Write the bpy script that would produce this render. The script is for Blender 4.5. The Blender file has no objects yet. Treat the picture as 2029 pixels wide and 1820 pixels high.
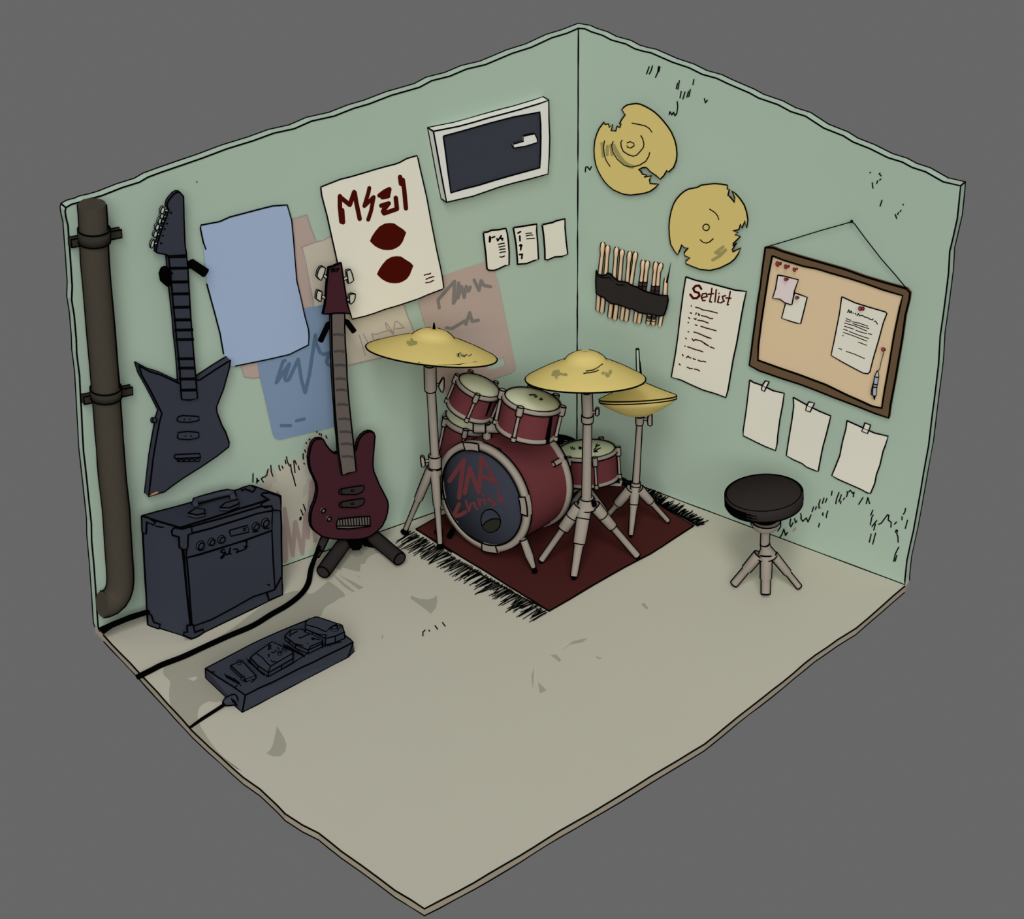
import bpy, math, random
from mathutils import Vector

random.seed(7)
V = Vector
scene = bpy.context.scene
COL = scene.collection

# ------------------------------------------------------------------ camera
CAM = V((-9.655, -11.508, 9.321))
YAW, PITCH, ROLL, FPX = 0.897, 0.561, 0.016, 5889.012
_cy, _sy, _cp, _sp = math.cos(YAW), math.sin(YAW), math.cos(PITCH), math.sin(PITCH)
FW = V((_cy * _cp, _sy * _cp, -_sp))
_rt = V((_sy, -_cy, 0))
_up = _rt.cross(FW)
RT = _rt * math.cos(ROLL) + _up * math.sin(ROLL)
UP = _up * math.cos(ROLL) - _rt * math.sin(ROLL)
OPEN = -FW                      # direction from the room towards its open corner
PM = 1 / 340.0                  # metres per reference pixel near the middle of the room


def ray(x, y):
    return (FW + RT * ((x - 1014.5) / FPX) - UP * ((y - 910) / FPX)).normalized()


def hit(x, y, p, n):
    d = ray(x, y)
    return CAM + d * ((p - CAM).dot(n) / d.dot(n))


def fl(x, y, z=0.0):
    return hit(x, y, V((0, 0, z)), V((0, 0, 1)))


HF = V((FW.x, FW.y, 0)).normalized()


def vp(x, y, base, off=0.0):
    """point of the upright plane standing over a floor point"""
    return hit(x, y, base - HF * off, HF)


def cr(ox, oy, s, pts):
    return [(ox + a / s, oy + b / s) for a, b in pts]


# room corners
G = fl(1143, 915)
C = fl(197, 1250)
E_ = fl(1793, 1158)
_d = ray(1146, 56)
_w = CAM - G
_t = -(_w.x * _d.x + _w.y * _d.y) / (_d.x ** 2 + _d.y ** 2)
A = CAM + _d * _t
NL = (A - G).cross(C - G).normalized()
if (CAM - G).dot(NL) < 0: NL.negate()
NR = (A - G).cross(E_ - G).normalized()
if (CAM - G).dot(NR) < 0: NR.negate()


def L(x, y, o=0.0):
    return hit(x, y, G + NL * o, NL)


def R(x, y, o=0.0):
    return hit(x, y, G + NR * o, NR)


# ------------------------------------------------------------------ materials
LIT = 0.712
KEY, FILL, SKY = .50, 1.85, .30
_m = {}


def lin(c):
    c /= 255.0
    return c / 12.92 if c <= 0.04045 else ((c + 0.055) / 1.055) ** 2.4


def mat(name, rgb, mottled=0.0, rough=0.9, spec=0.0):
    if name in _m: return _m[name]
    m = bpy.data.materials.new(name)
    m.use_nodes = True
    nt = m.node_tree
    b = nt.nodes['Principled BSDF']
    b.inputs['Roughness'].default_value = rough
    b.inputs['Specular IOR Level'].default_value = spec
    c = [min(0.95, lin(v) / LIT) for v in rgb]
    n = nt.nodes.new('ShaderNodeTexNoise')
    n.inputs['Scale'].default_value = 2.5
    n.inputs['Detail'].default_value = 3
    tc = nt.nodes.new('ShaderNodeTexCoord')
    nt.links.new(tc.outputs['Object'], n.inputs['Vector'])
    mx = nt.nodes.new('ShaderNodeMix')
    mx.data_type = 'RGBA'
    k = mottled if mottled else 0.012
    mx.inputs['A'].default_value = (*[v * (1 - k) for v in c], 1)
    mx.inputs['B'].default_value = (*[min(1, v * (1 + k)) for v in c], 1)
    nt.links.new(n.outputs['Fac'], mx.inputs['Factor'])
    nt.links.new(mx.outputs['Result'], b.inputs['Base Color'])
    _m[name] = m
    return m


INK = mat('ink', (3, 3, 3))
WALL = mat('wall_green', (149, 166, 150))
FLOOR = mat('floor_beige', (166, 163, 148))
EDGE = mat('slab_edge', (147, 138, 120))
FLOOR_DARK = mat('floor_beige_dark', (140, 138, 124))  # darker floor tone, fills the large and small floor patches
PAPER = mat('paper', (200, 196, 181))
DRED = mat('dark_red_paint', (62, 12, 6))
NAVY = mat('navy_black', (49, 52, 61))
WHITE = mat('window_white', (197, 197, 190))
GLASS = mat('night_glass', (49, 52, 61), rough=0.5, spec=0.1)
PLUM = mat('plum', (58, 30, 37))
NECK = mat('neck_brown', (88, 80, 75))
BAND = mat('fret_band', (61, 58, 57))
METAL = mat('grey_metal', (133, 125, 115))
PALE = mat('pale_peg', (168, 166, 152))
PEG = mat('green_grey_peg', (152, 166, 152))
DRUM = mat('drum_red', (91, 46, 49))
HEAD = mat('drum_head', (184, 187, 160))
BRASS = mat('brass', (189, 170, 104))
SMUDGE = mat('brass_smudge', (137, 130, 82))  # darker brass tone of the smudge strokes on the cymbals
RUG = mat('rug_maroon', (63, 30, 28))
SOFT = mat('seat_black', (42, 38, 37))
PIPE = mat('pipe_brown', (61, 56, 48))
CLAMP = mat('clamp_dark', (46, 44, 38))
CORK = mat('cork', (196, 173, 139))
FRAME = mat('frame_brown', (92, 73, 53))
PINR = mat('pin_red', (146, 48, 54))
STICK = mat('stick_wood', (198, 172, 140))
GRIP = mat('grip_dark', (56, 42, 42))
LOGO = mat('logo_red', (91, 46, 49))
BLUEP = mat('poster_blue', (142, 158, 183))
BLUE2 = mat('faded_blue', (110, 129, 152))
BLUEL = mat('faded_blue_line', (77, 97, 120))
PINK = mat('faded_pink', (160, 142, 132))
BEIGE = mat('faded_beige', (174, 166, 149))
MAUVE = mat('mauve_line', (145, 125, 125))
GREYL = mat('grey_line', (112, 107, 102))
PATCH = mat('bare_patch', (165, 162, 146))
PATCH2 = mat('bare_patch_dark', (154, 150, 137))
ZIG = mat('pink_paint', (144, 128, 120))
LILAC = mat('lilac_note', (198, 184, 181))
PENB = mat('pen_blue', (146, 158, 172))
PORT = mat('port_dark', (38, 38, 30))


# ------------------------------------------------------------------ mesh builder
def frame_of(d):
    d = d.normalized()
    a = V((0, 0, 1)) if abs(d.z) < .9 else V((1, 0, 0))
    u = d.cross(a).normalized()
    return u, d.cross(u).normalized()


class MB:
    def __init__(s):
        s.v, s.f, s.mi, s.ms, s.sm = [], [], [], [], []

    def m(s, mt):
        if mt not in s.ms: s.ms.append(mt)
        return s.ms.index(mt)

    def add(s, vs, fs, mt, smooth=False):
        k, b = s.m(mt), len(s.v)
        s.v += [V(p) for p in vs]
        for f in fs:
            s.f.append([i + b for i in f]); s.mi.append(k); s.sm.append(smooth)

    def poly(s, pts, mt):
        s.add(pts, [list(range(len(pts)))], mt)

    def prism(s, a, b, mt, side=None, ink=True, r=None, back=True):
        n = len(a)
        s.add(a, [list(range(n))], mt)
        s.add(b, [list(range(n))[::-1]], side or mt)
        s.add(list(a) + list(b), [[i, (i + 1) % n, n + (i + 1) % n, n + i] for i in range(n)], side or mt)
        if ink:
            s.ink(a, r, closed=True)
            if back: s.ink(b, r, closed=True)

    def sheet(s, px, fn, o, th, mt, ink=True, r=None, inkpaths=None, side=None):
        a = [fn(x, y, o + th) for x, y in px]
        n = (fn(px[0][0], px[0][1], o) - fn(px[0][0], px[0][1], o + th))
        nn = NL if fn is L else NR
        b = [p - nn * th for p in a]
        s.prism(a, b, mt, side, ink=ink and not inkpaths, r=r, back=th > .02)
        if inkpaths:
            for q in inkpaths: s.ink([fn(x, y, o + th) for x, y in q], r)

    def tube(s, pts, r, mt, seg=10, ink=False, cap=True, ir=None, inkcaps=True):
        pts = [V(p) for p in pts]
        rs = r if isinstance(r, (list, tuple)) else [r] * len(pts)
        vs, fs = [], []
        u = None
        n = len(pts)
        for i, p in enumerate(pts):
            d = (pts[min(i + 1, n - 1)] - pts[max(i - 1, 0)])
            if d.length < 1e-9: d = V((0, 0, 1))
            d.normalize()
            if u is None: u, w = frame_of(d)
            else:
                u = (u - d * u.dot(d)).normalized(); w = d.cross(u)
            for k in range(seg):
                a = 2 * math.pi * k / seg
                vs.append(p + (u * math.cos(a) + w * math.sin(a)) * rs[i])
        for i in range(n - 1):
            for k in range(seg):
                k2 = (k + 1) % seg
                fs.append([i * seg + k, i * seg + k2, (i + 1) * seg + k2, (i + 1) * seg + k])
        s.add(vs, fs, mt, True)
        if cap:
            s.add(vs[:seg], [list(range(seg))[::-1]], mt)
            s.add(vs[-seg:], [list(range(seg))], mt)
        if ink:
            e1, e2 = [], []
            for i, p in enumerate(pts):
                d = (pts[min(i + 1, n - 1)] - pts[max(i - 1, 0)]).normalized()
                q = d.cross(OPEN)
                if q.length < .15: continue
                q.normalize()
                k_ = rs[i] + .35 * (ir or .0036)
                e1.append(p + q * k_); e2.append(p - q * k_)
            if len(e1) > 1: s.ink(e1, ir); s.ink(e2, ir)
            if inkcaps:
                for i, j in ((0, 1), (n - 1, n - 2)):
                    s.ring(pts[i], pts[i] - pts[j], rs[i], ir)

    def ring(s, c, ax, r, ir=None, seg=20, mt=None):
        u, w = frame_of(ax)
        s.ink([c + (u * math.cos(2 * math.pi * k / seg) + w * math.sin(2 * math.pi * k / seg)) * r for k in range(seg)],
              ir, closed=True, wob=0, sub=False)

    def ink(s, pts, r=None, closed=False, wob=.0016, sub=True, mt=None):
        r = (r or .0036) * 1.28
        pts = [V(p) for p in pts]
        if closed: pts = pts + [pts[0]]
        q = [pts[0]]
        for a, b in zip(pts, pts[1:]):
            n = max(1, int((b - a).length / .09)) if sub else 1
            for k in range(1, n + 1):
                p = a.lerp(b, k / n)
                if wob and k < n: p = p + V([random.uniform(-1, 1) * wob for _ in range(3)])
                q.append(p)
        q2 = [q[0]]
        for p in q[1:]:
            if (p - q2[-1]).length > 1e-5: q2.append(p)
        if len(q2) < 2: return
        s.tube(q2, r, mt or INK, seg=5, cap=not closed)

    def lathe(s, c, ax, prof, mt, seg=40, u=None, closed=False, inkat=(), contour=False, ir=None, mts=None):
        ax = ax.normalized()
        if u is None: u, w = frame_of(ax)
        else:
            u = (u - ax * u.dot(ax)).normalized(); w = ax.cross(u)
        n = len(prof)
        vs = []
        for r, h in prof:
            for k in range(seg):
                a = 2 * math.pi * k / seg
                vs.append(c + ax * h + (u * math.cos(a) + w * math.sin(a)) * max(r, 1e-5))
        for i in range(n if closed else n - 1):
            j = (i + 1) % n
            fs = [[i * seg + k, i * seg + (k + 1) % seg, j * seg + (k + 1) % seg, j * seg + k] for k in range(seg)]
            s.add([], [], mt)
            k0 = s.m(mts[i] if mts else mt)
            b = len(s.v) if i == 0 else base
            if i == 0:
                base = len(s.v); s.v += vs; b = base
            for f in fs:
                s.f.append([x + b for x in f]); s.mi.append(k0); s.sm.append(True)
        for i in inkat:
            s.ring(c + ax * prof[i][1], ax, prof[i][0], ir, seg=seg)
        if contour:
            q = ax.cross(OPEN)
            if q.length > .1:
                q.normalize()
                for sg in (1, -1):
                    s.ink([c + ax * h + q * sg * r for r, h in prof], ir)

    # painted marks on a surface, traced as strokes
    def stroke(s, px, w, fn, o, mt):
        o0 = o
        for i, (x, y) in enumerate(px):
            s.nst = (getattr(s, 'nst', 0) + 1) % 9; o = o0 + s.nst * 7e-5
            s.poly([fn(x + math.cos(a) * w / 2, y + math.sin(a) * w / 2, o) for a in
                    [2 * math.pi * k / 10 for k in range(10)]], mt)
            if i:
                x0, y0 = px[i - 1]
                d = math.hypot(x - x0, y - y0)
                if d < 1e-6: continue
                o += 3.5e-5
                nx, ny = -(y - y0) / d * w / 2, (x - x0) / d * w / 2
                s.poly([fn(x0 + nx, y0 + ny, o), fn(x0 - nx, y0 - ny, o), fn(x - nx, y - ny, o), fn(x + nx, y + ny, o)], mt)

    def strokes(s, lst, w, fn, o, mt):
        for q in lst: s.stroke(q, w, fn, o, mt)

    def pad(s, px, fn, o, mt):
        s.poly([fn(x, y, o) for x, y in px], mt)

    def link(s, name, parent=None, root=None, label=None):
        me = bpy.data.meshes.new(name)
        if parent is None:
            lo = V([min(p[i] for p in s.v) for i in range(3)]); hi = V([max(p[i] for p in s.v) for i in range(3)])
            org = V(((lo.x + hi.x) / 2, (lo.y + hi.y) / 2, lo.z))
        else:
            r = parent
            while r.parent: r = r.parent
            org = r.location.copy()
        me.from_pydata([tuple(p - org) for p in s.v], [], s.f)
        for m_ in s.ms: me.materials.append(m_)
        me.polygons.foreach_set('material_index', s.mi)
        me.polygons.foreach_set('use_smooth', s.sm)
        me.update()
        o = bpy.data.objects.new(name, me)
        COL.objects.link(o)
        if parent is None: o.location = org
        else: o.parent = parent
        if label: o['label'] = label
        return o


def thing(name, label, cat, loc, group=None):
    o = bpy.data.objects.new(name, None)
    o.empty_display_size = .1
    COL.objects.link(o)
    o.location = loc
    return tag(o, label, cat, group)


def tag(o, label, cat, group=None):
    o['label'] = label; o['category'] = cat
    if group: o['group'] = group
    return o


def struct(name, mb, parent=None, label=None):
    o = mb.link(name, parent)
    if parent is None: o['kind'] = 'structure'
    if label: o['label'] = label
    return o


def chaikin(p, n=2):
    for _ in range(n):
        q = []
        for i in range(len(p)):
            a, b = p[i], p[(i + 1) % len(p)]
            q += [(a[0] * .75 + b[0] * .25, a[1] * .75 + b[1] * .25), (a[0] * .25 + b[0] * .75, a[1] * .25 + b[1] * .75)]
        p = q
    return p


def ring_px(cx, cy, r, n=14, ry=None, rot=0):
    ry = ry or r
    return [(cx + math.cos(a) * r * math.cos(rot) - math.sin(a) * ry * math.sin(rot),
             cy + math.cos(a) * r * math.sin(rot) + math.sin(a) * ry * math.cos(rot)) for a in
            [2 * math.pi * k / n for k in range(n)]]


# ================================================================== SETTING
T = 0.052
LT = [(130.5, 411), (141, 405), (159, 400), (166, 396.5), (186, 392), (203, 387), (241, 372), (276, 361), (293, 351), (320, 341),
      (400, 313.5), (449, 295), (501, 279), (542, 264), (583, 255), (617, 240), (662, 230), (700, 215), (731, 206), (775, 189),
      (831, 173), (855, 160), (891, 151), (924, 137), (962, 128), (1014, 106), (1052, 94), (1093, 75), (1123, 66)]
LS = [(129, 418), (130.5, 429), (134.6, 446), (137.6, 487), (140, 520), (143, 566), (142, 594), (147, 624), (151, 670), (152, 700),
      (157.6, 744), (161.5, 816), (165.5, 893), (172.5, 955), (181, 1036), (181.5, 1069), (186, 1118), (190, 1173), (194.5, 1242)]
RTP = [(1159, 57), (1172, 63), (1194, 70), (1211, 79), (1240, 87), (1257.6, 96.5), (1273, 101), (1290, 104.6), (1332, 123), (1365, 134),
       (1391, 147), (1420, 155), (1443, 166), (1485, 184), (1503, 194), (1541, 207), (1567, 221), (1596, 230), (1632, 253.5),
       (1671, 269), (1690, 281), (1723, 294), (1759, 312), (1788, 321), (1807.5, 331.6), (1833.5, 340), (1869, 360), (1903.5, 368)]
RS = [(1897, 433), (1882, 498), (1879.5, 542), (1869.5, 621), (1863, 666), (1860, 720), (1847, 824), (1840, 883), (1830, 937.5),
      (1818, 1007), (1810, 1051), (1797, 1110.5), (1793, 1150)]
MIT = (NL + NR) / (1 + NL.dot(NR))


def wall(name, pts_px, fn, n, floor_end, top_first):
    """pts run from the back corner along the top, down the open end, then back along the floor"""
    f = [A] + [fn(x, y) for x, y in pts_px] + [floor_end, G]
    b = [f[0] - MIT * T] + [p - n * T for p in f[1:-1]] + [f[-1] - MIT * T]
    mb = MB()
    mb.prism(f, b, WALL, ink=False)
    mb.ink(f, closed=False, wob=.001)
    mb.ink(b[:-1], closed=False, wob=.001)
    mb.ink([G, A], wob=.002)
    return mb


mb = wall('wall_left', LT[::-1] + LS, L, NL, C, True)
mb.ink([L(130.5, 411), L(130.5, 411) - NL * T])
# bare plaster patch with loose pink brush marks, and pencil ticks round it
O1, O2, O3, O4 = .0012, .0020, .0028, .0036
ce = lambda p: cr(400, 780, 4.55, p)
mb.pad(ce([(500, 860), (500, 830), (530, 800), (575, 790), (570, 720), (590, 680), (620, 668), (655, 690), (670, 700), (690, 660),
           (735, 640), (760, 605), (790, 600), (820, 615), (850, 575), (890, 568), (930, 570), (935, 480), (950, 420), (985, 400),
           (1000, 370), (1040, 355), (1080, 365), (1150, 480), (1300, 700), (1300, 1310), (1100, 1345), (900, 1445), (710, 1530), (690, 930)]), L, O1, PATCH)
mb.pad(ce([(500, 860), (500, 830), (530, 800), (575, 790), (570, 720), (590, 680), (620, 668), (655, 690), (672, 740), (675, 800), (640, 800), (622, 840), (622, 880)]), L, O2, PATCH2)
mb.pad(ce([(935, 570), (935, 480), (950, 420), (985, 400), (990, 450), (965, 560), (965, 600)]), L, O2, PATCH2)
mb.pad(ce([(945, 770), (1030, 750), (1040, 880), (950, 905), (912, 935), (912, 840), (940, 810)]), L, O2, PATCH2)
for w_, q in ((8, [(682, 895), (700, 1100), (750, 1510), (762, 1480), (745, 1035), (820, 1455), (840, 1160), (845, 1155), (905, 1440), (935, 1080), (955, 1295), (985, 800), (1020, 1325), (1010, 760)]),):
    mb.stroke(ce(q), w_, L, O3, ZIG)
tick = [[(462, 720), (460, 795)], [(495, 805), (497, 760), (505, 790), (515, 780)], [(555, 795), (535, 765), (555, 750)], [(568, 752), (572, 738)],
        [(585, 738), (590, 705), (598, 680)], [(622, 645), (625, 700), (640, 742)], [(695, 645), (698, 670), (707, 688)], [(722, 652), (732, 672)],
        [(752, 598), (758, 630)], [(763, 568), (770, 610), (790, 650)], [(800, 635), (808, 700), (825, 750), (845, 828)], [(828, 605), (840, 710)],
        [(838, 600), (852, 635)], [(868, 650), (878, 682)], [(920, 625), (925, 632)], [(912, 540), (914, 588)], [(925, 505), (935, 525)], [(940, 437), (942, 448)],
        [(965, 415), (975, 405)], [(1012, 270), (1018, 330)], [(1028, 280), (1038, 348)], [(1058, 355), (1062, 368)], [(1075, 360), (1078, 378)], [(1118, 378), (1127, 400)],
        [(915, 995), (935, 1055)], [(892, 1045), (912, 1092)], [(885, 1115), (882, 1138)], [(895, 1110), (893, 1132)]]
mb.strokes([ce(q) for q in tick], 2.4, L, O4, INK)
mb.strokes([[(390, 360), (390.5, 360.5)]], 2.4, L, O4, INK)
struct('wall_left', mb)

mb = wall('wall_right', RTP + RS, R, NR, E_, False)
mb.ink([R(1903.5, 368), R(1903.5, 368) - NR * T])
ck = lambda p: cr(1040, 20, 4.55, p)
tk = [ck(q) for q in ([(1120, 510), (1110, 540), (1097, 575)], [(1150, 503), (1138, 545), (1122, 575)], [(1205, 508), (1198, 560), (1178, 605)],
      [(1217, 510), (1207, 555)], [(1393, 637), (1385, 680), (1380, 712)], [(1375, 660), (1365, 708)], [(1523, 625), (1515, 672)],
      [(1410, 732), (1398, 790)], [(1443, 738), (1425, 800)], [(1475, 733), (1460, 785)], [(1492, 715), (1478, 780)],
      [(1618, 798), (1628, 835), (1645, 812)], [(1373, 825), (1378, 870), (1370, 930), (1353, 952), (1340, 920), (1325, 945), (1308, 915), (1300, 942)],
      [(545, 1457), (548, 1415), (565, 1412), (585, 1440), (600, 1410)])]
cz = lambda p: cr(1640, 320, 9.223, p)
tk += [cz(q) for q in ([(770, 200), (785, 205)], [(955, 210), (942, 225), (978, 262)], [(970, 320), (948, 338)], [(912, 352), (897, 398)],
       [(815, 385), (828, 485)], [(993, 705), (957, 815)], [(1380, 780), (1380, 795)], [(1340, 890), (1325, 912)], [(1295, 930), (1278, 968)], [(1233, 965), (1262, 1040)])]
cs = lambda p: cr(1440, 720, 4.55, p)
tk += [cs(q) for q in ([(950, 1150), (943, 1187)], [(1012, 1163), (990, 1220), (983, 1263)], [(1033, 1183), (1012, 1245)], [(1062, 1212), (1052, 1226)], [(1030, 1240), (1025, 1262)],
       [(1082, 1155), (1092, 1160), (1080, 1200)], [(1100, 1155), (1115, 1143), (1138, 1172), (1148, 1160), (1140, 1200)], [(1228, 1208), (1190, 1268)],
       [(1258, 1262), (1272, 1208), (1288, 1262)], [(843, 1228), (830, 1265), (832, 1305)], [(877, 1213), (862, 1260)], [(903, 1217), (890, 1250)],
       [(783, 1293), (770, 1335)], [(808, 1290), (800, 1315)], [(868, 1345), (862, 1360), (870, 1368)], [(912, 1330), (900, 1360), (898, 1388)],
       [(667, 1352), (673, 1385), (667, 1393), (685, 1422), (718, 1392), (732, 1428), (760, 1365)], [(577, 1400), (568, 1450), (578, 1472), (598, 1435)],
       [(612, 1398), (620, 1435), (632, 1418)], [(836, 1440), (828, 1472)], [(475, 1575), (498, 1540), (515, 1492), (530, 1550), (548, 1522)],
       [(488, 1405), (485, 1470), (460, 1510)], [(1317, 1322), (1298, 1367)], [(1320, 1365), (1308, 1385), (1295, 1452)], [(1352, 1415), (1310, 1468)], [(1340, 1448), (1326, 1500)],
       [(1370, 1448), (1392, 1440), (1450, 1362), (1462, 1368), (1455, 1410), (1482, 1430), (1480, 1475)], [(1530, 1428), (1512, 1448)],
       [(1612, 1305), (1607, 1335), (1593, 1358)], [(1580, 1380), (1580, 1408)], [(1630, 1412), (1610, 1485)], [(1520, 1520), (1528, 1500), (1540, 1505), (1532, 1530), (1543, 1560), (1545, 1610)],
       [(1302, 1538), (1285, 1610)], [(1342, 1528), (1316, 1627)], [(1550, 1655), (1520, 1715), (1505, 1782)], [(1533, 1728), (1518, 1782)])]
mb.strokes(tk, 2.4, R, O4, INK)
mb.pad(cs([(832, 1305), (830, 1292), (845, 1288), (858, 1300), (855, 1312)]), R, O1, ZIG)
mb.pad(cs([(592, 1520), (598, 1490), (612, 1474), (628, 1480), (625, 1500)]), R, O1, ZIG)
struct('wall_right', mb)

# floor slab
FE = [(205, 1258), (275, 1332), (330, 1392), (381, 1448), (415, 1480), (458, 1519), (482, 1540), (515, 1563), (549, 1595), (565, 1612), (599, 1634),
      (631, 1650), (676, 1686), (716, 1714), (750, 1739), (783, 1764), (841, 1800), (940, 1748), (1030, 1695), (1110, 1645), (1200, 1593), (1318, 1521),
      (1396, 1474), (1461, 1421), (1551, 1351), (1615, 1298), (1660, 1267), (1697, 1244), (1748, 1200), (1793, 1161)]
top = [fl(x, y) for x, y in FE] + [E_ - NR * T, G - MIT * T, C - NL * T]
for p in top[-3:]: p.z = 0
bot = [V((p.x, p.y, -.042)) for p in top]
mb = MB()
mb.prism(top, bot, FLOOR, side=EDGE, ink=False)
mb.ink(top[:len(FE)], wob=.002)
mb.ink(bot[:len(FE)], wob=.002)
Fz = lambda x, y, o=0.0: fl(x, y, o)
cf = lambda p: cr(560, 1000, 6.067, p)
c5 = lambda p: cr(180, 1240, 2.984, p)
c9 = lambda p: cr(800, 930, 3.17, p)
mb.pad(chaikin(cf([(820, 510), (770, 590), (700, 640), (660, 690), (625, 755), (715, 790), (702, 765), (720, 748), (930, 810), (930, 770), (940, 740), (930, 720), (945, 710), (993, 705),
           (1005, 660), (1040, 620), (1090, 590), (1160, 580), (1120, 540), (1040, 430), (930, 430)]), 1), Fz, .0008, FLOOR_DARK)
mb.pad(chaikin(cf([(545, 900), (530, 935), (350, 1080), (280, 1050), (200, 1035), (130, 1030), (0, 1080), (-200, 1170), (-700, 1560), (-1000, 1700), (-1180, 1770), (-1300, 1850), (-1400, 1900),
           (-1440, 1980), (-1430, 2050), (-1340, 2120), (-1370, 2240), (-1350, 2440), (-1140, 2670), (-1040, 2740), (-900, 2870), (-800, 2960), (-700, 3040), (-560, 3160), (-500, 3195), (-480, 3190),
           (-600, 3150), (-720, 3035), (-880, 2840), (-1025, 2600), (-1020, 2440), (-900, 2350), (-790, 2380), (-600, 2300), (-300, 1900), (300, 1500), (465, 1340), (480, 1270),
           (530, 1210), (620, 1170), (680, 1120), (785, 1090)])), Fz, .0008, FLOOR_DARK)
mb.pad(c5([(570, 310), (620, 297), (634, 308), (606, 325)]), Fz, .0014, FLOOR)
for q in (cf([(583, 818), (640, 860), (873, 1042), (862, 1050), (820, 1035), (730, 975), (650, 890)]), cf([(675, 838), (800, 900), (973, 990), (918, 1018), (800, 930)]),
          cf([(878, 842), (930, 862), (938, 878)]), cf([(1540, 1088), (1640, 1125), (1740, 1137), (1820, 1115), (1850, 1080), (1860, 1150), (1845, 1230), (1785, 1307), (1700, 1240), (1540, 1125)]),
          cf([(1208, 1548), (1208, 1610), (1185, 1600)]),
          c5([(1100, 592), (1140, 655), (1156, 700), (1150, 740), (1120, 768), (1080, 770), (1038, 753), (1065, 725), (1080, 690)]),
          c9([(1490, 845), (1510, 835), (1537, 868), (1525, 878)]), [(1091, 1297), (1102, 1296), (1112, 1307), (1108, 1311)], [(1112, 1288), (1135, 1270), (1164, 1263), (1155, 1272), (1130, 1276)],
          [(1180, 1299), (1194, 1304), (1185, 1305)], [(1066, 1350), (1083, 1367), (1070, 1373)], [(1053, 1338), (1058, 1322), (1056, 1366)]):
    mb.pad(q, Fz, .0008, FLOOR_DARK)
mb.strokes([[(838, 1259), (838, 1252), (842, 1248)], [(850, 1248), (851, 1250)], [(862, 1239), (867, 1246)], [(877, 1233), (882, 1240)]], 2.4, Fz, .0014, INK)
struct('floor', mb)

# window
cw = lambda p: cr(830, 170, 5.056, p)
win = MB()
fo = cw([(145, 455), (400, 405), (700, 320), (1000, 240), (1200, 180), (1300, 145), (1302, 330), (1310, 520), (1305, 700), (1293, 882), (1100, 935), (800, 1015), (540, 1105), (278, 1165), (245, 1000), (190, 700)])
fi = cw([(243, 503), (420, 455), (700, 375), (950, 310), (1212, 262), (1220, 380), (1222, 520), (1218, 700), (1212, 820), (900, 905), (600, 995), (320, 1072), (290, 860), (265, 660)])
h, hb = .055, .0
mid = .006
a = [L(x, y, h) for x, y in fo]; b = [p - NL * h for p in a]
win.add(a + b, [[i, (i + 1) % len(a), len(a) + (i + 1) % len(a), len(a) + i] for i in range(len(a))], WHITE)
a2 = [L(x, y, h) for x, y in fi]
from mathutils.geometry import tessellate_polygon
tri = tessellate_polygon([a, a2])
win.add(a + a2, [list(t) for t in tri], WHITE)
b2 = [p - NL * mid for p in a2]
win.add(a2 + b2, [[i, (i + 1) % len(a2), len(a2) + (i + 1) % len(a2), len(a2) + i] for i in range(len(a2))], WHITE)
win.ink(a, closed=True); win.ink(a2, closed=True); win.ink(b, closed=True)
for i in (0, 5, 13): win.ink([a[i], b[i]])
wroot = bpy.data.objects.new('window_1', None); COL.objects.link(wroot); wroot.location = L(965, 330); wroot['kind'] = 'structure'
win.link('window_frame', wroot)
g = MB()
g.prism([p - NL * .0 for p in [q for q in b2]], [p - NL * .015 for p in b2], GLASS, ink=False)
g.link('pane', wroot)
g = MB()
hp = cw([(945, 585), (1048, 555), (1045, 505), (1160, 480), (1185, 530), (1183, 568), (1070, 603), (955, 622), (943, 605)])
ha = [L(x, y, .060) for x, y in hp]
g.prism(ha, [p - NL * .011 for p in ha], WHITE, r=.003)
g.link('handle', wroot)


# ================================================================== LEFT WALL THINGS
# ---- drain pipe with two clamps
PC = [(182, 405), (184, 430), (188, 520), (196, 610), (206, 730), (214, 830), (223, 950), (230, 1010), (235, 1090), (238, 1130), (238.5, 1148), (237.5, 1162), (234, 1174), (228, 1184), (219, 1192), (210, 1196), (202, 1197)]
pr = [.069] * len(PC)
pp = [L(x, y, .085) for x, y in PC]
root = thing('drain_pipe', 'tall dark brown pipe on the green wall, bending off to the left at its foot', 'pipe', L(212, 1196, .085))
m_ = MB(); m_.tube(pp, pr, PIPE, seg=28, ink=True, inkcaps=False, ir=.0042); m_.link('pipe_body', root)
for cy_, cx_, w_ in ((464, 186, 20), (775, 209.5, 14)):
    m_ = MB()
    top_ = L(cx_, cy_ - w_ / 2, .085); bo_ = L(cx_ + 1, cy_ + w_ / 2 + 4, .085)
    ax = (bo_ - top_)
    m_.lathe(top_, ax, [(.069, 0), (.080, 0), (.080, ax.length), (.069, ax.length)], CLAMP, seg=28, inkat=(1, 2), contour=True)
    tb = L(cx_, cy_ + 4, .02); side = (L(cx_ + 20, cy_ - 3, .02) - L(cx_ - 20, cy_ + 5, .02)).normalized()
    for sg in (-1, 1):
        c = tb + side * sg * .105
        q = [c + side * a_ * .035 + V((0, 0, 1)) * b_ * .022 for a_, b_ in ((-1, -1), (1, -1), (1, 1), (-1, 1))]
        m_.prism([p + NL * .03 for p in q], [p for p in q], CLAMP)
    m_.link('pipe_clamp', root)

# ---- posters and papers
def flat_thing(name, label, cat, px, fn, o, th, mt, ink=True, marks=None, group=None, inkpaths=None, r=.0033):
    mb = MB(); mb.sheet(px, fn, o, th, mt, ink=ink, inkpaths=inkpaths, r=r)
    if marks: marks(mb, o + th + .0008)
    return tag(mb.link(name), label, cat, group)

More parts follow.
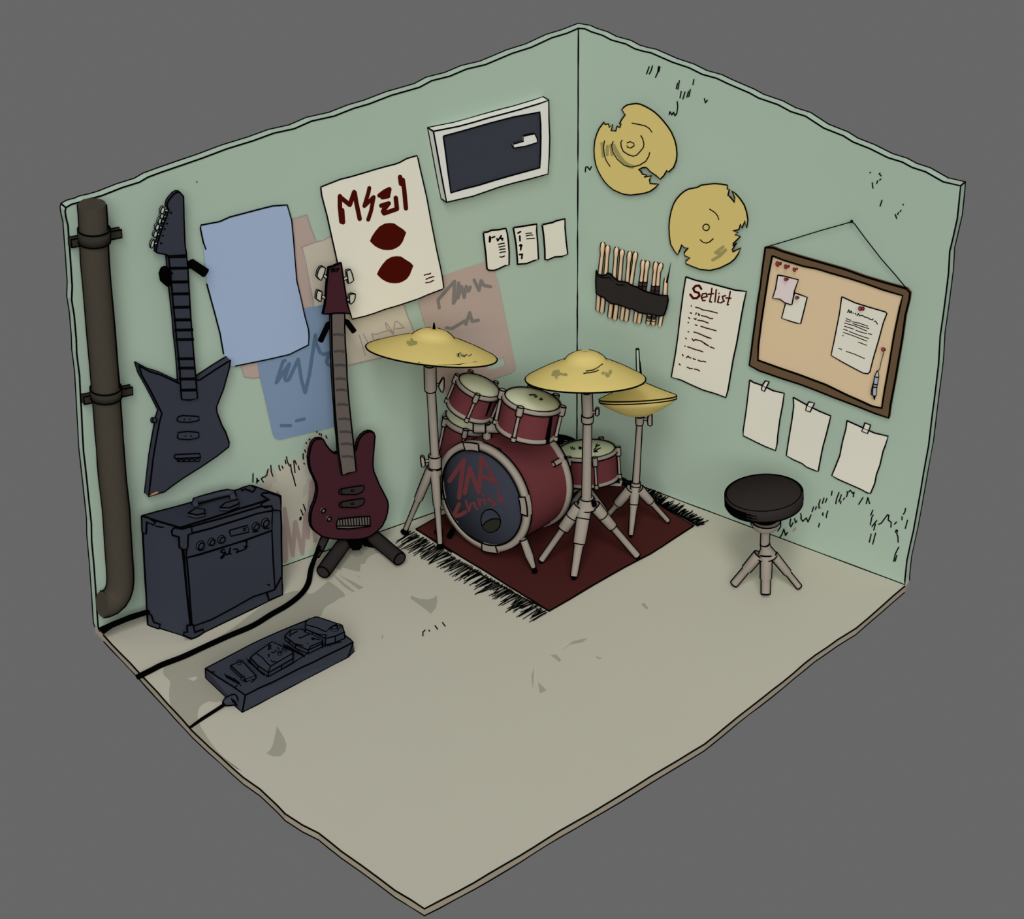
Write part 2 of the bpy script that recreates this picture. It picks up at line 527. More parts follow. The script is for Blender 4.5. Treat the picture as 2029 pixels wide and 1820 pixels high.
c4 = lambda p: cr(380, 380, 4.55, p)
c1 = lambda p: cr(580, 280, 4.3333, p)
flat_thing('faded_poster', 'faded pink poster mostly hidden behind the plain blue sheet', 'poster',
           [(440, 470), (530, 448), (575, 436), (608, 425.5), (625, 474), (640, 590), (655, 705), (516, 747), (500, 748.5), (484, 746), (478, 722)], L, .002, .002, PINK,
           inkpaths=None, ink=False, marks=lambda mb, o: mb.strokes([[(577, 435), (594, 430), (608, 425.5), (616, 452), (625, 475)], [(478, 726), (484, 746), (500, 749), (516, 747)]], 1.8, L, o, MAUVE))
def mk(mb, o):
    mb.strokes([[(597, 490), (625, 480), (640, 476), (656, 468)], [(599, 491), (606, 520), (615, 570), (622, 604)], [(793, 580), (805, 620), (822, 662), (822, 690)], [(822, 690), (770, 706), (720, 716), (689, 724)]], 1.8, L, o, MAUVE)
    mb.strokes([c1(q) for q in ([(572, 1665), (625, 1840)], [(605, 1652), (690, 1810)], [(680, 1648), (697, 1715)], [(683, 1655), (720, 1657), (800, 1628), (850, 1625), (862, 1655), (850, 1640), (810, 1610), (795, 1560), (805, 1558), (850, 1625), (862, 1655), (880, 1545), (900, 1545), (958, 1600), (885, 1608)])], 2, L, o, MAUVE)
flat_thing('faded_poster', 'faded beige poster sticking out below and left of the white lettered poster', 'poster',
           [(598, 490), (625, 480), (655, 469), (765, 440), (793, 580), (805, 620), (822, 662), (822, 690), (770, 706), (720, 716), (688, 725), (640, 640), (622, 607)], L, .0045, .002, BEIGE, ink=False, marks=mk)
def mk(mb, o):
    mb.stroke(c4([(840, 1520), (822, 1530), (762, 1720), (880, 1550), (838, 1680), (850, 1702), (875, 1690), (960, 1510), (990, 1700), (1022, 1810), (1060, 1650), (1113, 1290), (1122, 1370), (1160, 1450), (1190, 1465), (1238, 1450), (1215, 1530), (1225, 1555), (1300, 1580)]), 7, L, o, BLUEL)
    mb.strokes([[(557, 843), (576, 843)], [(587, 833.5), (603, 829.5)]], 6, L, o, BLUEL)
flat_thing('faded_poster', 'faded dark blue poster with a zigzag scribble, behind the neck of the plum bass', 'poster',
           [(500, 640), (603, 611), (648, 602), (655, 640), (676, 838), (650, 848), (591, 862), (554, 871), (545, 868), (541, 861), (523, 780), (514, 742)], L, .007, .002, BLUE2, ink=False, marks=mk)
def mk(mb, o):
    mb.strokes([c1(q) for q in ([(1258, 1430), (1248, 1360), (1390, 1200), (1380, 1390), (1412, 1330), (1425, 1215), (1418, 1345), (1450, 1245), (1472, 1340), (1490, 1245), (1510, 1285), (1525, 1250)],
                [(1558, 1190), (1600, 1280), (1618, 1195), (1640, 1235), (1700, 1248)], [(1320, 1600), (1365, 1608), (1480, 1540), (1487, 1570), (1520, 1470), (1540, 1545), (1595, 1535)])], 6.5, L, o, GREYL)
# peeled notch near its lower right corner
px = [(875, 548), (920, 532), (961, 519), (975, 522), (988, 560), (998, 610), (1011, 674), (1022, 722), (1022, 731), (1013, 739), (973, 752), (905, 772), (893, 777), (872, 775), (866, 760), (862, 728), (850, 668),
      (838, 630), (829, 600)]
hole = [(967, 716), (984, 714), (997, 706), (1002, 722), (985, 730), (966, 733)]
mb = MB()
pa = [L(x, y, .0055) for x, y in px]; pb = [L(x, y, .0055) for x, y in hole]
mb.add(pa + pb, [list(t) for t in tessellate_polygon([pa, pb])], PINK)
mb.add([p for p in pa] + [p - NL * .003 for p in pa], [[i, (i + 1) % len(pa), len(pa) + (i + 1) % len(pa), len(pa) + i] for i in range(len(pa))], PINK)
mk(mb, .0063)
tag(mb.link('faded_poster'), 'faded pink poster with grey scrawl and a torn notch, behind the left cymbal', 'poster')

flat_thing('blue_poster', 'plain light blue poster sheet between the black guitar and the white poster', 'poster',
           [(398, 446), (435, 439), (455, 430), (512, 415), (540, 408), (569, 406), (578, 437), (582, 480), (588, 556), (604, 626), (611, 652), (612, 665), (611, 683), (573, 702), (534, 711), (500, 718),
            (466, 725), (457, 725), (443, 701), (436, 660), (426, 622), (411, 567), (404, 492)], L, .012, .003, BLUEP,
           inkpaths=[[(408, 494), (403, 480), (397, 452), (398, 446), (435, 439), (455, 430), (512, 415), (540, 408), (569, 406), (578, 437), (582, 480), (588, 556), (604, 626), (611, 652), (612, 665), (611, 683), (573, 702),
                      (534, 711), (500, 718), (466, 725)], [(443, 701), (436, 660), (426, 622), (411, 567), (410, 562)]])

# white lettered poster, its foot curling off the wall
lem = [(662, 855), (680, 815), (710, 770), (745, 730), (790, 705), (830, 700), (870, 703), (910, 730), (950, 755), (975, 782), (945, 860), (920, 895), (890, 915), (855, 930), (815, 933), (775, 930), (740, 918), (705, 898), (680, 875)]
pw = c1([(240, 392), (320, 360), (410, 325), (510, 300), (620, 268), (710, 240), (800, 215), (880, 195), (920, 180), (980, 147), (1066, 122), (1075, 150), (1090, 220), (1150, 480), (1190, 700), (1235, 930), (1270, 1090), (1285, 1170),
         (1297, 1258), (1280, 1270), (1160, 1315), (1080, 1350), (900, 1410), (800, 1438), (700, 1475), (620, 1500), (510, 1525), (500, 1495), (470, 1400), (380, 1025), (330, 800), (295, 640), (250, 470)])
PT = L(pw[0][0], pw[0][1]).z
def Lw(x, y, o=0.0):
    # sheet plane: flat against the wall on top, standing off below
    p0 = L(740, 340, .016); n = (NL + V((0, 0, 1)) * .045).normalized()
    return hit(x, y, p0 + n * o, n)
mb = MB()
a = [Lw(x, y, .0) for x, y in pw]
mb.prism(a, [p - NL * .003 for p in a], PAPER, r=.0033, back=False)
for q in (lem, [(x + 61, y + 285) for x, y in lem]): mb.pad(c1(q), Lw, .001, DRED)
mb.strokes([c1(q) for q in ([(405, 470), (405, 560), (418, 690)], [(425, 590), (432, 695)], [(410, 480), (490, 545), (528, 435)], [(532, 440), (545, 520), (575, 665)])], 9, Lw, .001, DRED)
mb.strokes([c1(q) for q in ([(658, 400), (650, 440), (615, 555)], [(615, 555), (695, 478)], [(695, 480), (672, 600), (648, 672)])], 8, Lw, .0012, DRED)
mb.strokes([c1(q) for q in ([(745, 465), (790, 430), (830, 410), (822, 450), (770, 480), (820, 470)], [(760, 552), (825, 532), (780, 590)], [(775, 600), (785, 618), (895, 580), (885, 485)], [(922, 305), (930, 365)], [(945, 330), (958, 420), (972, 575)])], 9, Lw, .0014, DRED)
mb.strokes([c1(q) for q in ([(1130, 1148), (1155, 1140), (1168, 1140), (1185, 1132)], [(1145, 1183), (1175, 1170), (1212, 1160)], [(1142, 1213), (1180, 1208), (1210, 1192)])], 2.4, Lw, .001, DRED)
tag(mb.link('lettered_poster'), 'large white poster with dark red lettering above two dark red almond shapes', 'poster')

# three small notices
GP = 'small notices beneath the window'
def mk(mb, o):
    mb.strokes([cw(q) for q in ([(712, 1512), (710, 1560)], [(712, 1512), (714, 1540)])], 4.5, L, o, INK)
    mb.strokes([cw(q) for q in ([(733, 1520), (760, 1510)], [(782, 1530), (790, 1552), (826, 1500)], [(812, 1525), (842, 1528)], [(815, 1515), (838, 1545)])], 3.2, L, o, INK)
    mb.strokes([cw(q) for q in ([(795, 1587), (855, 1575)], [(803, 1614), (820, 1612), (860, 1602)], [(808, 1642), (825, 1636), (862, 1634)], [(813, 1672), (830, 1665), (868, 1661)], [(813, 1712), (830, 1716), (858, 1704)])], 2.4, L, o, INK)
flat_thing('wall_notice', 'small cream notice with black marks, leftmost of three beneath the window', 'notice',
           cw([(645, 1468), (690, 1462), (730, 1445), (800, 1440), (870, 1427), (885, 1480), (895, 1560), (903, 1660), (902, 1792), (862, 1800), (800, 1830), (750, 1848), (700, 1846), (682, 1830), (672, 1700), (660, 1600)]), L, .010, .003, PAPER, marks=mk, group=GP, r=.004)
def mk(mb, o):
    mb.strokes([cw(q) for q in ([(992, 1475), (1018, 1460)], [(1011, 1505), (1013, 1552)], [(1010, 1600), (1022, 1590), (1032, 1600), (1018, 1605)], [(1025, 1600), (1020, 1642)], [(1008, 1690), (1036, 1686), (1030, 1728)])], 3.4, L, o, INK)
    mb.strokes([cw(q) for q in ([(1072, 1480), (1100, 1475), (1130, 1474)], [(1075, 1503), (1110, 1495), (1142, 1494)], [(1080, 1532), (1158, 1526)])], 2.2, L, o, INK)
flat_thing('wall_notice', 'small cream notice with a column of black numerals, middle of three beneath the window', 'notice',
           cw([(945, 1420), (1000, 1412), (1090, 1398), (1180, 1384), (1178, 1450), (1188, 1560), (1197, 1735), (1150, 1750), (1080, 1778), (985, 1785), (988, 1760), (975, 1600), (960, 1500)]), L, .010, .003, PAPER, marks=mk, group=GP, r=.004)
flat_thing('wall_notice', 'small blank cream notice, rightmost of three beneath the window', 'notice',
           cw([(1235, 1390), (1340, 1368), (1380, 1350), (1462, 1332), (1463, 1420), (1475, 1560), (1490, 1685), (1430, 1708), (1360, 1712), (1290, 1742), (1263, 1738), (1262, 1650), (1250, 1500)]), L, .010, .003, PAPER, group=GP, r=.004)

# ---- black angular guitar on the wall
cm = lambda p: cr(100, 700, 4.55, p)
cz1 = lambda p: cr(100, 380, 6.067, p)
loc = L(293, 984, .03)
root = thing('electric_guitar', 'black angular electric guitar hanging on the wall beside the brown pipe', 'guitar', loc)
TH = .046
body = cm([(797, 110), (900, 165), (1000, 195), (1165, 272), (1315, 240), (1345, 240), (1480, 150), (1600, 75), (1622, 60), (1612, 130), (1560, 320), (1497, 480), (1500, 530), (1545, 650), (1575, 700), (1610, 800), (1608, 840), (1500, 925),
           (1360, 1020), (1200, 1120), (1100, 1190), (1030, 1245), (885, 1290), (925, 950), (985, 610), (1005, 540), (990, 510), (955, 440), (825, 200)])
mb = MB()
a = [L(x, y, .065) for x, y in body]; mb.prism(a, [p - NL * TH for p in a], NAVY)
mb.pad([(294, 984), (302, 977), (312, 973), (314, 977), (300, 983)], L, .0665, mat('chipped_wood', (170, 120, 88)))
gbo = mb.link('guitar_body', root)
nk = [(334, 507), (369.5, 505), (383.5, 700), (391, 789), (376, 792), (360, 791), (353, 700)]
mb = MB(); a = [L(x, y, .078) for x, y in nk]; mb.prism(a, [p - NL * .03 for p in a], NAVY)
def nx(y, side):
    t = (y - 506) / (790 - 506)
    return (334 + 26 * t) if side == 0 else (369.5 + 21.5 * t)
for y in (507, 510, 529.7, 557, 580.5, 607, 632, 652, 671, 709, 727.5, 749, 771):
    for dy in ((0, 3) if y > 520 else (0,)):
        mb.ink([L(nx(y, 0) - 1, y + dy, .0785), L(nx(y, 1) + (2 if y in (652, 671) else 0), y + dy - .5, .0785)], .0032)
mb.link('neck', root)
hs = cz1([(1403, 185), (1402, 150), (1415, 110), (1440, 75), (1480, 28), (1520, 3), (1555, 5), (1600, 55), (1603, 200), (1605, 320), (1612, 500), (1618, 650), (1636, 742), (1632, 790), (1415, 795), (1412, 762), (1350, 745), (1300, 738), (1268, 725), (1272, 690), (1290, 600), (1345, 430), (1425, 210)])
mb = MB(); a = [L(x, y, .072) for x, y in hs]; mb.prism(a, [p - NL * .018 for p in a], NAVY)
for x, y, r_ in ((1447, 250, 14), (1414, 315, 6), (1398, 380, 13), (1372, 447, 12), (1350, 525, 11), (1330, 617, 13)):
    px, py = cz1([(x, y)])[0]; mb.stroke([(px, py), (px + .3, py + .3)], r_ / 3, L, .0735, INK)
hso = mb.link('headstock', root)
for x, y, rx, ry, tx, ty in ((1348, 222, 22, 44, 1415, 228), (1340, 290, 20, 30, 1390, 305), (1314, 350, 19, 38, 1365, 358), (1285, 423, 22, 38, 1340, 435), (1262, 508, 21, 40, 1315, 518), (1227, 625, 19, 54, 1290, 617)):
    o_ = cz1(ring_px(x, y, rx, 12, ry, .25))
    mb = MB(); a = [L(u_, v_, .072) for u_, v_ in o_]; mb.prism(a, [p - NL * .012 for p in a], PEG, r=.0026)
    p0 = cz1([(x + rx, y - 4)])[0]; p1 = cz1([(tx, ty)])[0]
    mb.tube([L(*p0, .064), L(*p1, .064)], .004, PEG, ink=True, ir=.002)
    mb.link('tuning_peg', hso)
for q in ([(1140, 600), (1150, 572), (1190, 560), (1335, 568), (1340, 600), (1300, 612), (1240, 620), (1160, 615)], [(1145, 760), (1150, 712), (1240, 703), (1335, 712), (1338, 755), (1310, 765), (1250, 776), (1165, 772)]):
    mb = MB(); a = [L(u_, v_, .071) for u_, v_ in cm(q)]; mb.prism(a, [p - NL * .01 for p in a], NAVY, r=.003, back=False)
    cxm = sum(p[0] for p in q) / len(q); cym = sum(p[1] for p in q) / len(q)
    for dx in (-25, 25): mb.stroke(cm([(cxm + dx, cym), (cxm + dx + 1, cym)]), 3, L, .072, INK)
    mb.link('pickup', gbo)
mb = MB(); q = [(1120, 912), (1345, 902), (1350, 935), (1340, 970), (1145, 972), (1140, 948), (1118, 940)]
a = [L(u_, v_, .073) for u_, v_ in cm(q)]; mb.prism(a, [p - NL * .012 for p in a], NAVY, r=.003, back=False)
mb.strokes([cm(z) for z in ([(1125, 948), (1345, 936)], [(1150, 965), (1180, 950), (1200, 965), (1230, 945), (1250, 962), (1280, 945), (1300, 960), (1335, 942)])], 2.6, L, .074, INK)
mb.link('bridge', gbo)
mb = MB(); mb.tube([L(*cm([(945, 600)])[0], .045), L(*cm([(915, 602)])[0], .045)], .012, NAVY, ink=True, ir=.0025); mb.link('control_knob', gbo)

root = thing('guitar_hanger', 'black two-armed wall hanger holding the neck of the black guitar', 'hanger', L(350, 560, .0))
mb = MB(); a = [L(x, y, .012) for x, y in ((343, 540), (364, 538), (368, 568), (347, 570))]; mb.prism(a, [p - NL * .012 for p in a], INK); mb.link('back_plate', root)
mb = MB(); mb.tube([L(349, 553, .012), L(327, 546, .055), L(329, 541, .075), L(325, 535, .085)], [.012, .02, .03, .02], INK, ink=True)
mb.tube([L(328, 530, .08), L(325, 540, .08), L(327, 552, .08), L(334, 565, .08)], [.014, .028, .028, .012], INK, seg=12); mb.link('arm', root)
mb = MB(); mb.tube([L(360, 530, .012), L(380, 522, .03), L(408, 541, .075)], [.012, .02, .02], INK, ink=True); mb.link('arm', root)

# ================================================================== RIGHT WALL THINGS
c2 = lambda p: cr(1150, 180, 5.056, p)
cd = lambda p: cr(1140, 440, 5.056, p)
cb = lambda p: cr(1460, 420, 4.55, p)
def mk(mb, o):
    mb.strokes([c2(q) for q in ([(215, 525), (228, 655)], [(270, 555), (268, 640)], [(305, 545), (318, 640)])], 6, R, o, SMUDGE)
    mb.stroke(c2([(332, 548), (350, 590), (385, 650), (430, 710), (475, 745), (520, 760)]), 8.5, R, o, SMUDGE)
    for q in ([(467, 520), (500, 508), (535, 525), (540, 548), (505, 572), (470, 562), (467, 545)], [(420, 490), (405, 515), (410, 560), (430, 605), (480, 638), (530, 654), (565, 642), (600, 605), (632, 565), (637, 530), (625, 480), (605, 445)],
              [(330, 505), (313, 545), (325, 610), (370, 685), (440, 745), (510, 762), (590, 745), (655, 705), (685, 655), (695, 615)], [(242, 498), (233, 560), (240, 640), (260, 700), (298, 758)],
              [(515, 322), (600, 338), (650, 350), (690, 375), (718, 415)]):
        mb.ink([R(x, y, o) for x, y in c2(q)], .0026)
rs = [(470, 140), (520, 130), (560, 126), (600, 133), (650, 155), (700, 183), (740, 210), (790, 255), (830, 300), (870, 350), (910, 410), (945, 490), (962, 560), (968, 640), (960, 700), (935, 765), (885, 812), (868, 795), (835, 850), (800, 884),
      (765, 852), (700, 808), (672, 775), (655, 765), (622, 768), (585, 788), (605, 805), (620, 832), (668, 845), (640, 862), (714, 850), (692, 890), (698, 928), (755, 932), (785, 932), (750, 970), (700, 1005), (650, 1022),
      (570, 1035), (500, 1043), (440, 1035), (400, 1022), (330, 990), (280, 950), (245, 912), (210, 860), (180, 805), (155, 740), (142, 670), (137, 590), (145, 500), (165, 430), (190, 375), (238, 312), (245, 335), (280, 330), (290, 365), (325, 335),
      (308, 398), (355, 402), (368, 355), (395, 368), (410, 325), (392, 330), (415, 285), (450, 240), (415, 188), (440, 160)]
flat_thing('broken_cymbal', 'cracked brass cymbal on the right wall, higher of two, rings drawn on it', 'cymbal', c2(rs), R, .02, .006, BRASS, marks=mk, group='broken cymbals hung on the right wall')
def mk(mb, o):
    mb.strokes([c2([(1430, 1562), (1355, 1620), (1400, 1632), (1455, 1592), (1400, 1650), (1325, 1694)])], 6, R, o, SMUDGE)
    for q in ([(x, y) for x, y in ring_px(1260, 1366, 33, 10)] + [(1293, 1366)], [(1198, 1488), (1228, 1515), (1260, 1523), (1295, 1512), (1333, 1478)], [(1293, 1182), (1345, 1215), (1375, 1250), (1387, 1290)]):
        mb.ink([R(x, y, o) for x, y in c2(q)], .0026)
rs = [(1215, 942), (1280, 934), (1340, 928), (1400, 932), (1472, 944), (1472, 985), (1493, 986), (1478, 1048), (1490, 1050), (1546, 1118), (1548, 1070), (1518, 1000), (1555, 1030), (1600, 1080), (1640, 1140), (1665, 1210), (1678, 1290), (1667, 1368), (1650, 1300),
      (1620, 1372), (1606, 1332), (1588, 1388), (1530, 1400), (1578, 1418), (1545, 1440), (1605, 1456), (1530, 1530), (1528, 1550), (1565, 1522), (1522, 1590), (1526, 1612), (1608, 1572), (1580, 1635), (1545, 1685), (1500, 1722), (1400, 1772), (1300, 1797), (1200, 1787),
      (1120, 1757), (1055, 1728), (1060, 1700), (1100, 1672), (1045, 1650), (1040, 1620), (1083, 1570), (1045, 1572), (1015, 1540), (1003, 1580), (990, 1610), (972, 1642), (935, 1590), (905, 1535), (892, 1450), (888, 1360), (895, 1280), (910, 1205), (935, 1130), (965, 1080),
      (1000, 1040), (1040, 1005), (1085, 982), (1170, 966)]
flat_thing('broken_cymbal', 'cracked brass cymbal on the right wall, lower of two, just above the setlist', 'cymbal', c2(rs), R, .02, .006, BRASS, marks=mk, group='broken cymbals hung on the right wall')

# ---- drumsticks in a wall strap
GS = 'drumsticks in the black wall strap'
sticks = [([(277, 200), (268, 330), (245, 520), (226, 888)], 0, 'outermost'), ([(325, 232), (318, 330), (305, 520), (264, 910)], 0, ''), ([(415, 250), (405, 350), (390, 560), (343, 958)], 0, ''),
          ([(470, 275), (462, 350), (442, 590), (394, 980)], 0, ''), ([(547, 292), (535, 400), (520, 590), (464, 982)], 0, ''), ([(605, 298), (590, 400), (556, 620), (507, 992)], 0, ''),
          ([(681, 380), (672, 480), (655, 640), (598, 1005)], 1, ''), ([(725, 388), (712, 480), (695, 640), (635, 1012)], 1, ''), ([(808, 398), (798, 500), (778, 690), (727, 1025)], 1, ''), ([(862, 410), (835, 500), (820, 690), (778, 1032)], 1, ''),
          ([(908, 560), (905, 620), (897, 735), (845, 1035)], 2, '')]
labs = ['tan drumstick at the left end of the black wall strap, tallest of all', 'tan drumstick second from the left end of the black wall strap', 'tan drumstick third from the left in the black wall strap',
        'tan drumstick fourth from the left in the black wall strap', 'tan drumstick fifth from the left in the black wall strap', 'tan drumstick sixth from the left, leaning on its neighbour in the wall strap',
        'tan drumstick with a dark grip, left one of the first gripped pair in the strap', 'tan drumstick with a dark grip, right one of the first gripped pair in the strap',
        'tan drumstick with a dark grip, left one of the second gripped pair in the strap', 'tan drumstick with a dark grip, right one of the second gripped pair in the strap', 'snapped drumstick with a long splinter at the right end of the strap']
for (q, kind, _), lab in zip(sticks, labs):
    q = cd(q)
    P3 = [R(x, y, .018) for x, y in q]
    root = thing('drumstick', lab, 'drumstick', P3[-1], GS)
    mb = MB()
    d = (P3[1] - P3[0])
    if kind < 2:
        pts = [P3[0], P3[0].lerp(P3[1], .12), P3[0].lerp(P3[1], .5), P3[1], P3[2], P3[3].lerp(P3[2], .04), P3[3]]
        rr = [.004, .0105, .0125, .0085, .0095, .0115, .006]
    else:
        pts = [P3[0], P3[1], P3[2], P3[3]]; rr = [.007, .0095, .0105, .009]
    mb.tube(pts, rr, STICK, seg=12, ink=True, inkcaps=False, ir=.0028)
    if kind == 2:
        mb.tube([R(*p, .018) for p in cd([(912, 600), (930, 540), (957, 402)])], [.008, .004, .001], INK, seg=6)
    mb.link('stick_shaft', root)
    if kind == 1:
        g_ = MB(); t0 = P3[2].lerp(P3[1], .30); t1 = P3[2].lerp(P3[3], .10)
        g_.tube([t0, t0.lerp(t1, .5), t1], .0112, GRIP, seg=12, ink=True, ir=.0024); g_.ring(t0.lerp(t1, .5), t1 - t0, .0112, .002)
        if q[0][0] > 1290:
            g2 = MB(); s0 = P3[3].lerp(P3[2], .28); s1 = P3[3].lerp(P3[2], .14); g2.tube([s0, s1], .0112, GRIP, seg=12, ink=True, ir=.0024)
            g2.link('grip_tape', root, label='dark grip tape')
        g_.link('grip_tape', root, label='dark grip tape')
strap = cd([(210, 482), (225, 520), (270, 535), (310, 525), (325, 508), (350, 517), (380, 550), (430, 590), (510, 600), (575, 637), (620, 650), (690, 690), (770, 712), (840, 730), (925, 735), (930, 780), (915, 860), (890, 930), (840, 940), (770, 925), (700, 915), (640, 905),
            (565, 865), (540, 870), (500, 850), (420, 822), (360, 815), (310, 780), (290, 757), (240, 735), (210, 715), (204, 600)])
mb = MB(); a = [R(x, y, .04) for x, y in strap]; mb.prism(a, [p - NR * .006 for p in a], SOFT, back=False)
for i in (2, 16): pass
mb.ink([R(x, y, .04) for x, y in cd([(220, 535), (260, 553), (300, 558), (342, 550), (368, 585)])], .0025)
mb.ink([R(x, y, .04) for x, y in cd([(405, 615), (430, 630), (495, 628)])], .0025)
for q in (cd([(204, 490), (204, 714)]), cd([(930, 740), (900, 930)])):
    a = [R(*q[0], .04), R(*q[1], .04)]; b = [R(*q[0], .003), R(*q[1], .003)]
    mb.add([a[0], a[1], b[1], b[0]], [[0, 1, 2, 3]], SOFT)
tag(mb.link('drumstick_strap'), 'wavy black fabric strap pinned on the wall around the drumsticks', 'strap')

# ---- setlist
SLP = cd([(1108, 548), (1200, 580), (1330, 608), (1450, 640), (1600, 680), (1713, 694), (1690, 800), (1640, 1080), (1560, 1500), (1530, 1680), (1508, 1755), (1400, 1715), (1280, 1680), (1170, 1632), (1060, 1580), (962, 1550), (1000, 1340), (1050, 950), (1080, 720)])
def mk(mb, o):
    S = lambda w, *qs: mb.strokes([cd(q) for q in qs], w, R, o, DRED)
    S(4.6, [(1262, 668), (1240, 635), (1205, 638), (1180, 665), (1195, 695), (1235, 708), (1245, 735), (1215, 762), (1180, 762), (1152, 725)])
    S(3, [(1275, 755), (1320, 745), (1310, 712), (1275, 718), (1262, 750), (1275, 785), (1300, 785)], [(1368, 662), (1358, 740), (1345, 795), (1365, 800)], [(1330, 722), (1385, 715)], [(1412, 675), (1398, 798)], [(1440, 742), (1425, 800), (1440, 805)], [(1438, 715), (1440, 712)],
      [(1505, 735), (1472, 745), (1480, 775), (1492, 790), (1455, 808)], [(1552, 695), (1540, 760), (1522, 828), (1535, 825)], [(1508, 758), (1558, 762)])
    S(2.6, [(1160, 838), (1162, 840)], [(1152, 908), (1165, 912)], [(1135, 955), (1145, 965)], [(1130, 1005), (1134, 1006)], [(1130, 1097), (1135, 1098)], [(1105, 1162), (1112, 1168)], [(1098, 1240), (1100, 1243)], [(1073, 1325), (1080, 1338)], [(1040, 1420), (1050, 1430)])
    S(2.4, [(1205, 852), (1240, 860), (1280, 880), (1340, 888), (1422, 910)], [(1212, 908), (1205, 925)], [(1232, 915), (1238, 935), (1245, 925)], [(1262, 935), (1320, 948), (1350, 965), (1376, 965)], [(1190, 965), (1205, 975), (1210, 965)], [(1225, 980), (1280, 990), (1330, 1010)],
      [(1202, 1028), (1222, 1035)], [(1258, 1042), (1310, 1060), (1380, 1078), (1410, 1088)], [(1188, 1100), (1230, 1112), (1280, 1135), (1320, 1150), (1360, 1165)], [(1260, 1125), (1330, 1158)], [(1170, 1168), (1185, 1190), (1200, 1175), (1260, 1190), (1300, 1215), (1335, 1240)], [(1290, 1215), (1320, 1232)], [(1350, 1248), (1390, 1264)],
      [(1125, 1248), (1160, 1260), (1200, 1275), (1240, 1285), (1278, 1298)], [(1112, 1358), (1130, 1340), (1140, 1355), (1158, 1360)], [(1180, 1362), (1190, 1375), (1205, 1372)], [(1230, 1382), (1260, 1395), (1280, 1392), (1305, 1400)], [(1120, 1452), (1150, 1466), (1172, 1466)], [(1192, 1470), (1215, 1475), (1228, 1480), (1245, 1490)])
flat_thing('setlist_sheet', 'cream sheet headed Setlist in dark red, below the lower broken cymbal', 'sheet', SLP, R, .006, .003, PAPER, marks=mk, r=.0036)

# ---- cork board
bo = cb([(258, 318), (330, 322), (400, 350), (540, 392), (760, 455), (970, 515), (1150, 580), (1350, 640), (1530, 690), (1562, 728), (1555, 790), (1520, 930), (1490, 1150), (1430, 1500), (1385, 1740), (1370, 1855), (1250, 1815), (1100, 1755), (870, 1668), (700, 1600), (560, 1548), (380, 1490), (200, 1428), (113, 1380), (125, 1300), (170, 960), (230, 520)])
bi = cb([(320, 393), (430, 435), (600, 487), (720, 510), (850, 550), (1000, 592), (1150, 640), (1320, 700), (1497, 752), (1470, 860), (1420, 1100), (1370, 1400), (1330, 1620), (1307, 1768), (1215, 1748), (1110, 1700), (1000, 1652), (800, 1555), (680, 1510), (560, 1465), (370, 1400), (190, 1335), (195, 1200), (220, 1000), (250, 800), (285, 570)])
root = thing('cork_board', 'brown framed cork board hanging by a string on the right wall', 'board', R(1640, 820, .0))
mb = MB()
a = [R(x, y, .022) for x, y in bo]; b = [p - NR * .020 for p in a]
a2 = [R(x, y, .022) for x, y in bi]; b2 = [p - NR * .010 for p in a2]
n = len(a); mb.add(a + b, [[i, (i + 1) % n, n + (i + 1) % n, n + i] for i in range(n)], FRAME)
mb.add(a + a2, [list(t) for t in tessellate_polygon([a, a2])], FRAME)
n = len(a2); mb.add(a2 + b2, [[i, (i + 1) % n, n + (i + 1) % n, n + i] for i in range(n)], FRAME)
mb.ink(a, .0045, closed=True); mb.ink(a2, .0045, closed=True)
mb.link('board_frame', root)
mb = MB(); mb.prism(b2, [p - NR * .009 for p in b2], CORK, ink=False); mb.link('cork_panel', root)
mb = MB(); mb.tube([R(*p, .03) for p in cb([(262, 316), (500, 245), (760, 165), (1035, 88), (1060, 105), (1160, 240), (1300, 420), (1440, 580), (1535, 695)])], .003, INK, seg=6); mb.link('hanging_string', root)
mb = MB(); mb.tube([R(*cb([(1035, 84)])[0], .0), R(*cb([(1035, 84)])[0], .04)], .008, INK, seg=10)
tag(mb.link('wall_nail'), 'black nail in the wall holding the string of the cork board', 'nail')
OC = .0125
def note(name, label, q, o, mt, marks=None):
    return flat_thing(name, label, 'note', cb(q), R, o, .002, mt, marks=marks, r=.003)
note('paper_note', 'small cream note on the cork board, tucked under the lilac one', [(525, 728), (580, 748), (635, 768), (610, 870), (576, 1005), (540, 1000), (480, 982), (404, 955), (440, 820), (500, 780)], OC + .001, PAPER)
note('paper_note', 'small lilac note at the upper left of the cork board', [(370, 567), (430, 578), (555, 610), (520, 710), (498, 830), (485, 833), (435, 818), (390, 785), (323, 775), (350, 690)], OC + .009, LILAC)
def mk(mb, o):
    S = lambda w, *qs: mb.strokes([cb(q) for q in qs], w, R, o, INK)
    S(2, [(998, 905), (1010, 880), (1015, 905)], [(1022, 908), (1030, 890), (1038, 912)], [(1052, 910), (1054, 912)], [(1068, 912), (1075, 925)], [(1085, 935), (1095, 915), (1108, 935), (1130, 930), (1150, 945), (1175, 950), (1200, 965), (1225, 972), (1228, 962)], [(1238, 985), (1250, 982), (1268, 1010)])
    S(1.7, [(985, 960), (1030, 976)], [(1040, 988), (1100, 1000), (1180, 1028)], [(982, 980), (1025, 990)], [(1045, 1005), (1100, 1022), (1190, 1050)], [(972, 1000), (1060, 1025), (1172, 1072)], [(970, 1028), (1055, 1055)], [(1072, 1065), (1130, 1085), (1170, 1095)], [(1185, 1095), (1217, 1103)],
      [(962, 1055), (998, 1068)], [(1012, 1075), (1100, 1110), (1190, 1140)], [(962, 1085), (1050, 1115), (1172, 1163)], [(955, 1112), (960, 1115)], [(1095, 1172), (1168, 1200)], [(918, 1228), (945, 1238)], [(985, 1255), (1060, 1280), (1150, 1320)])
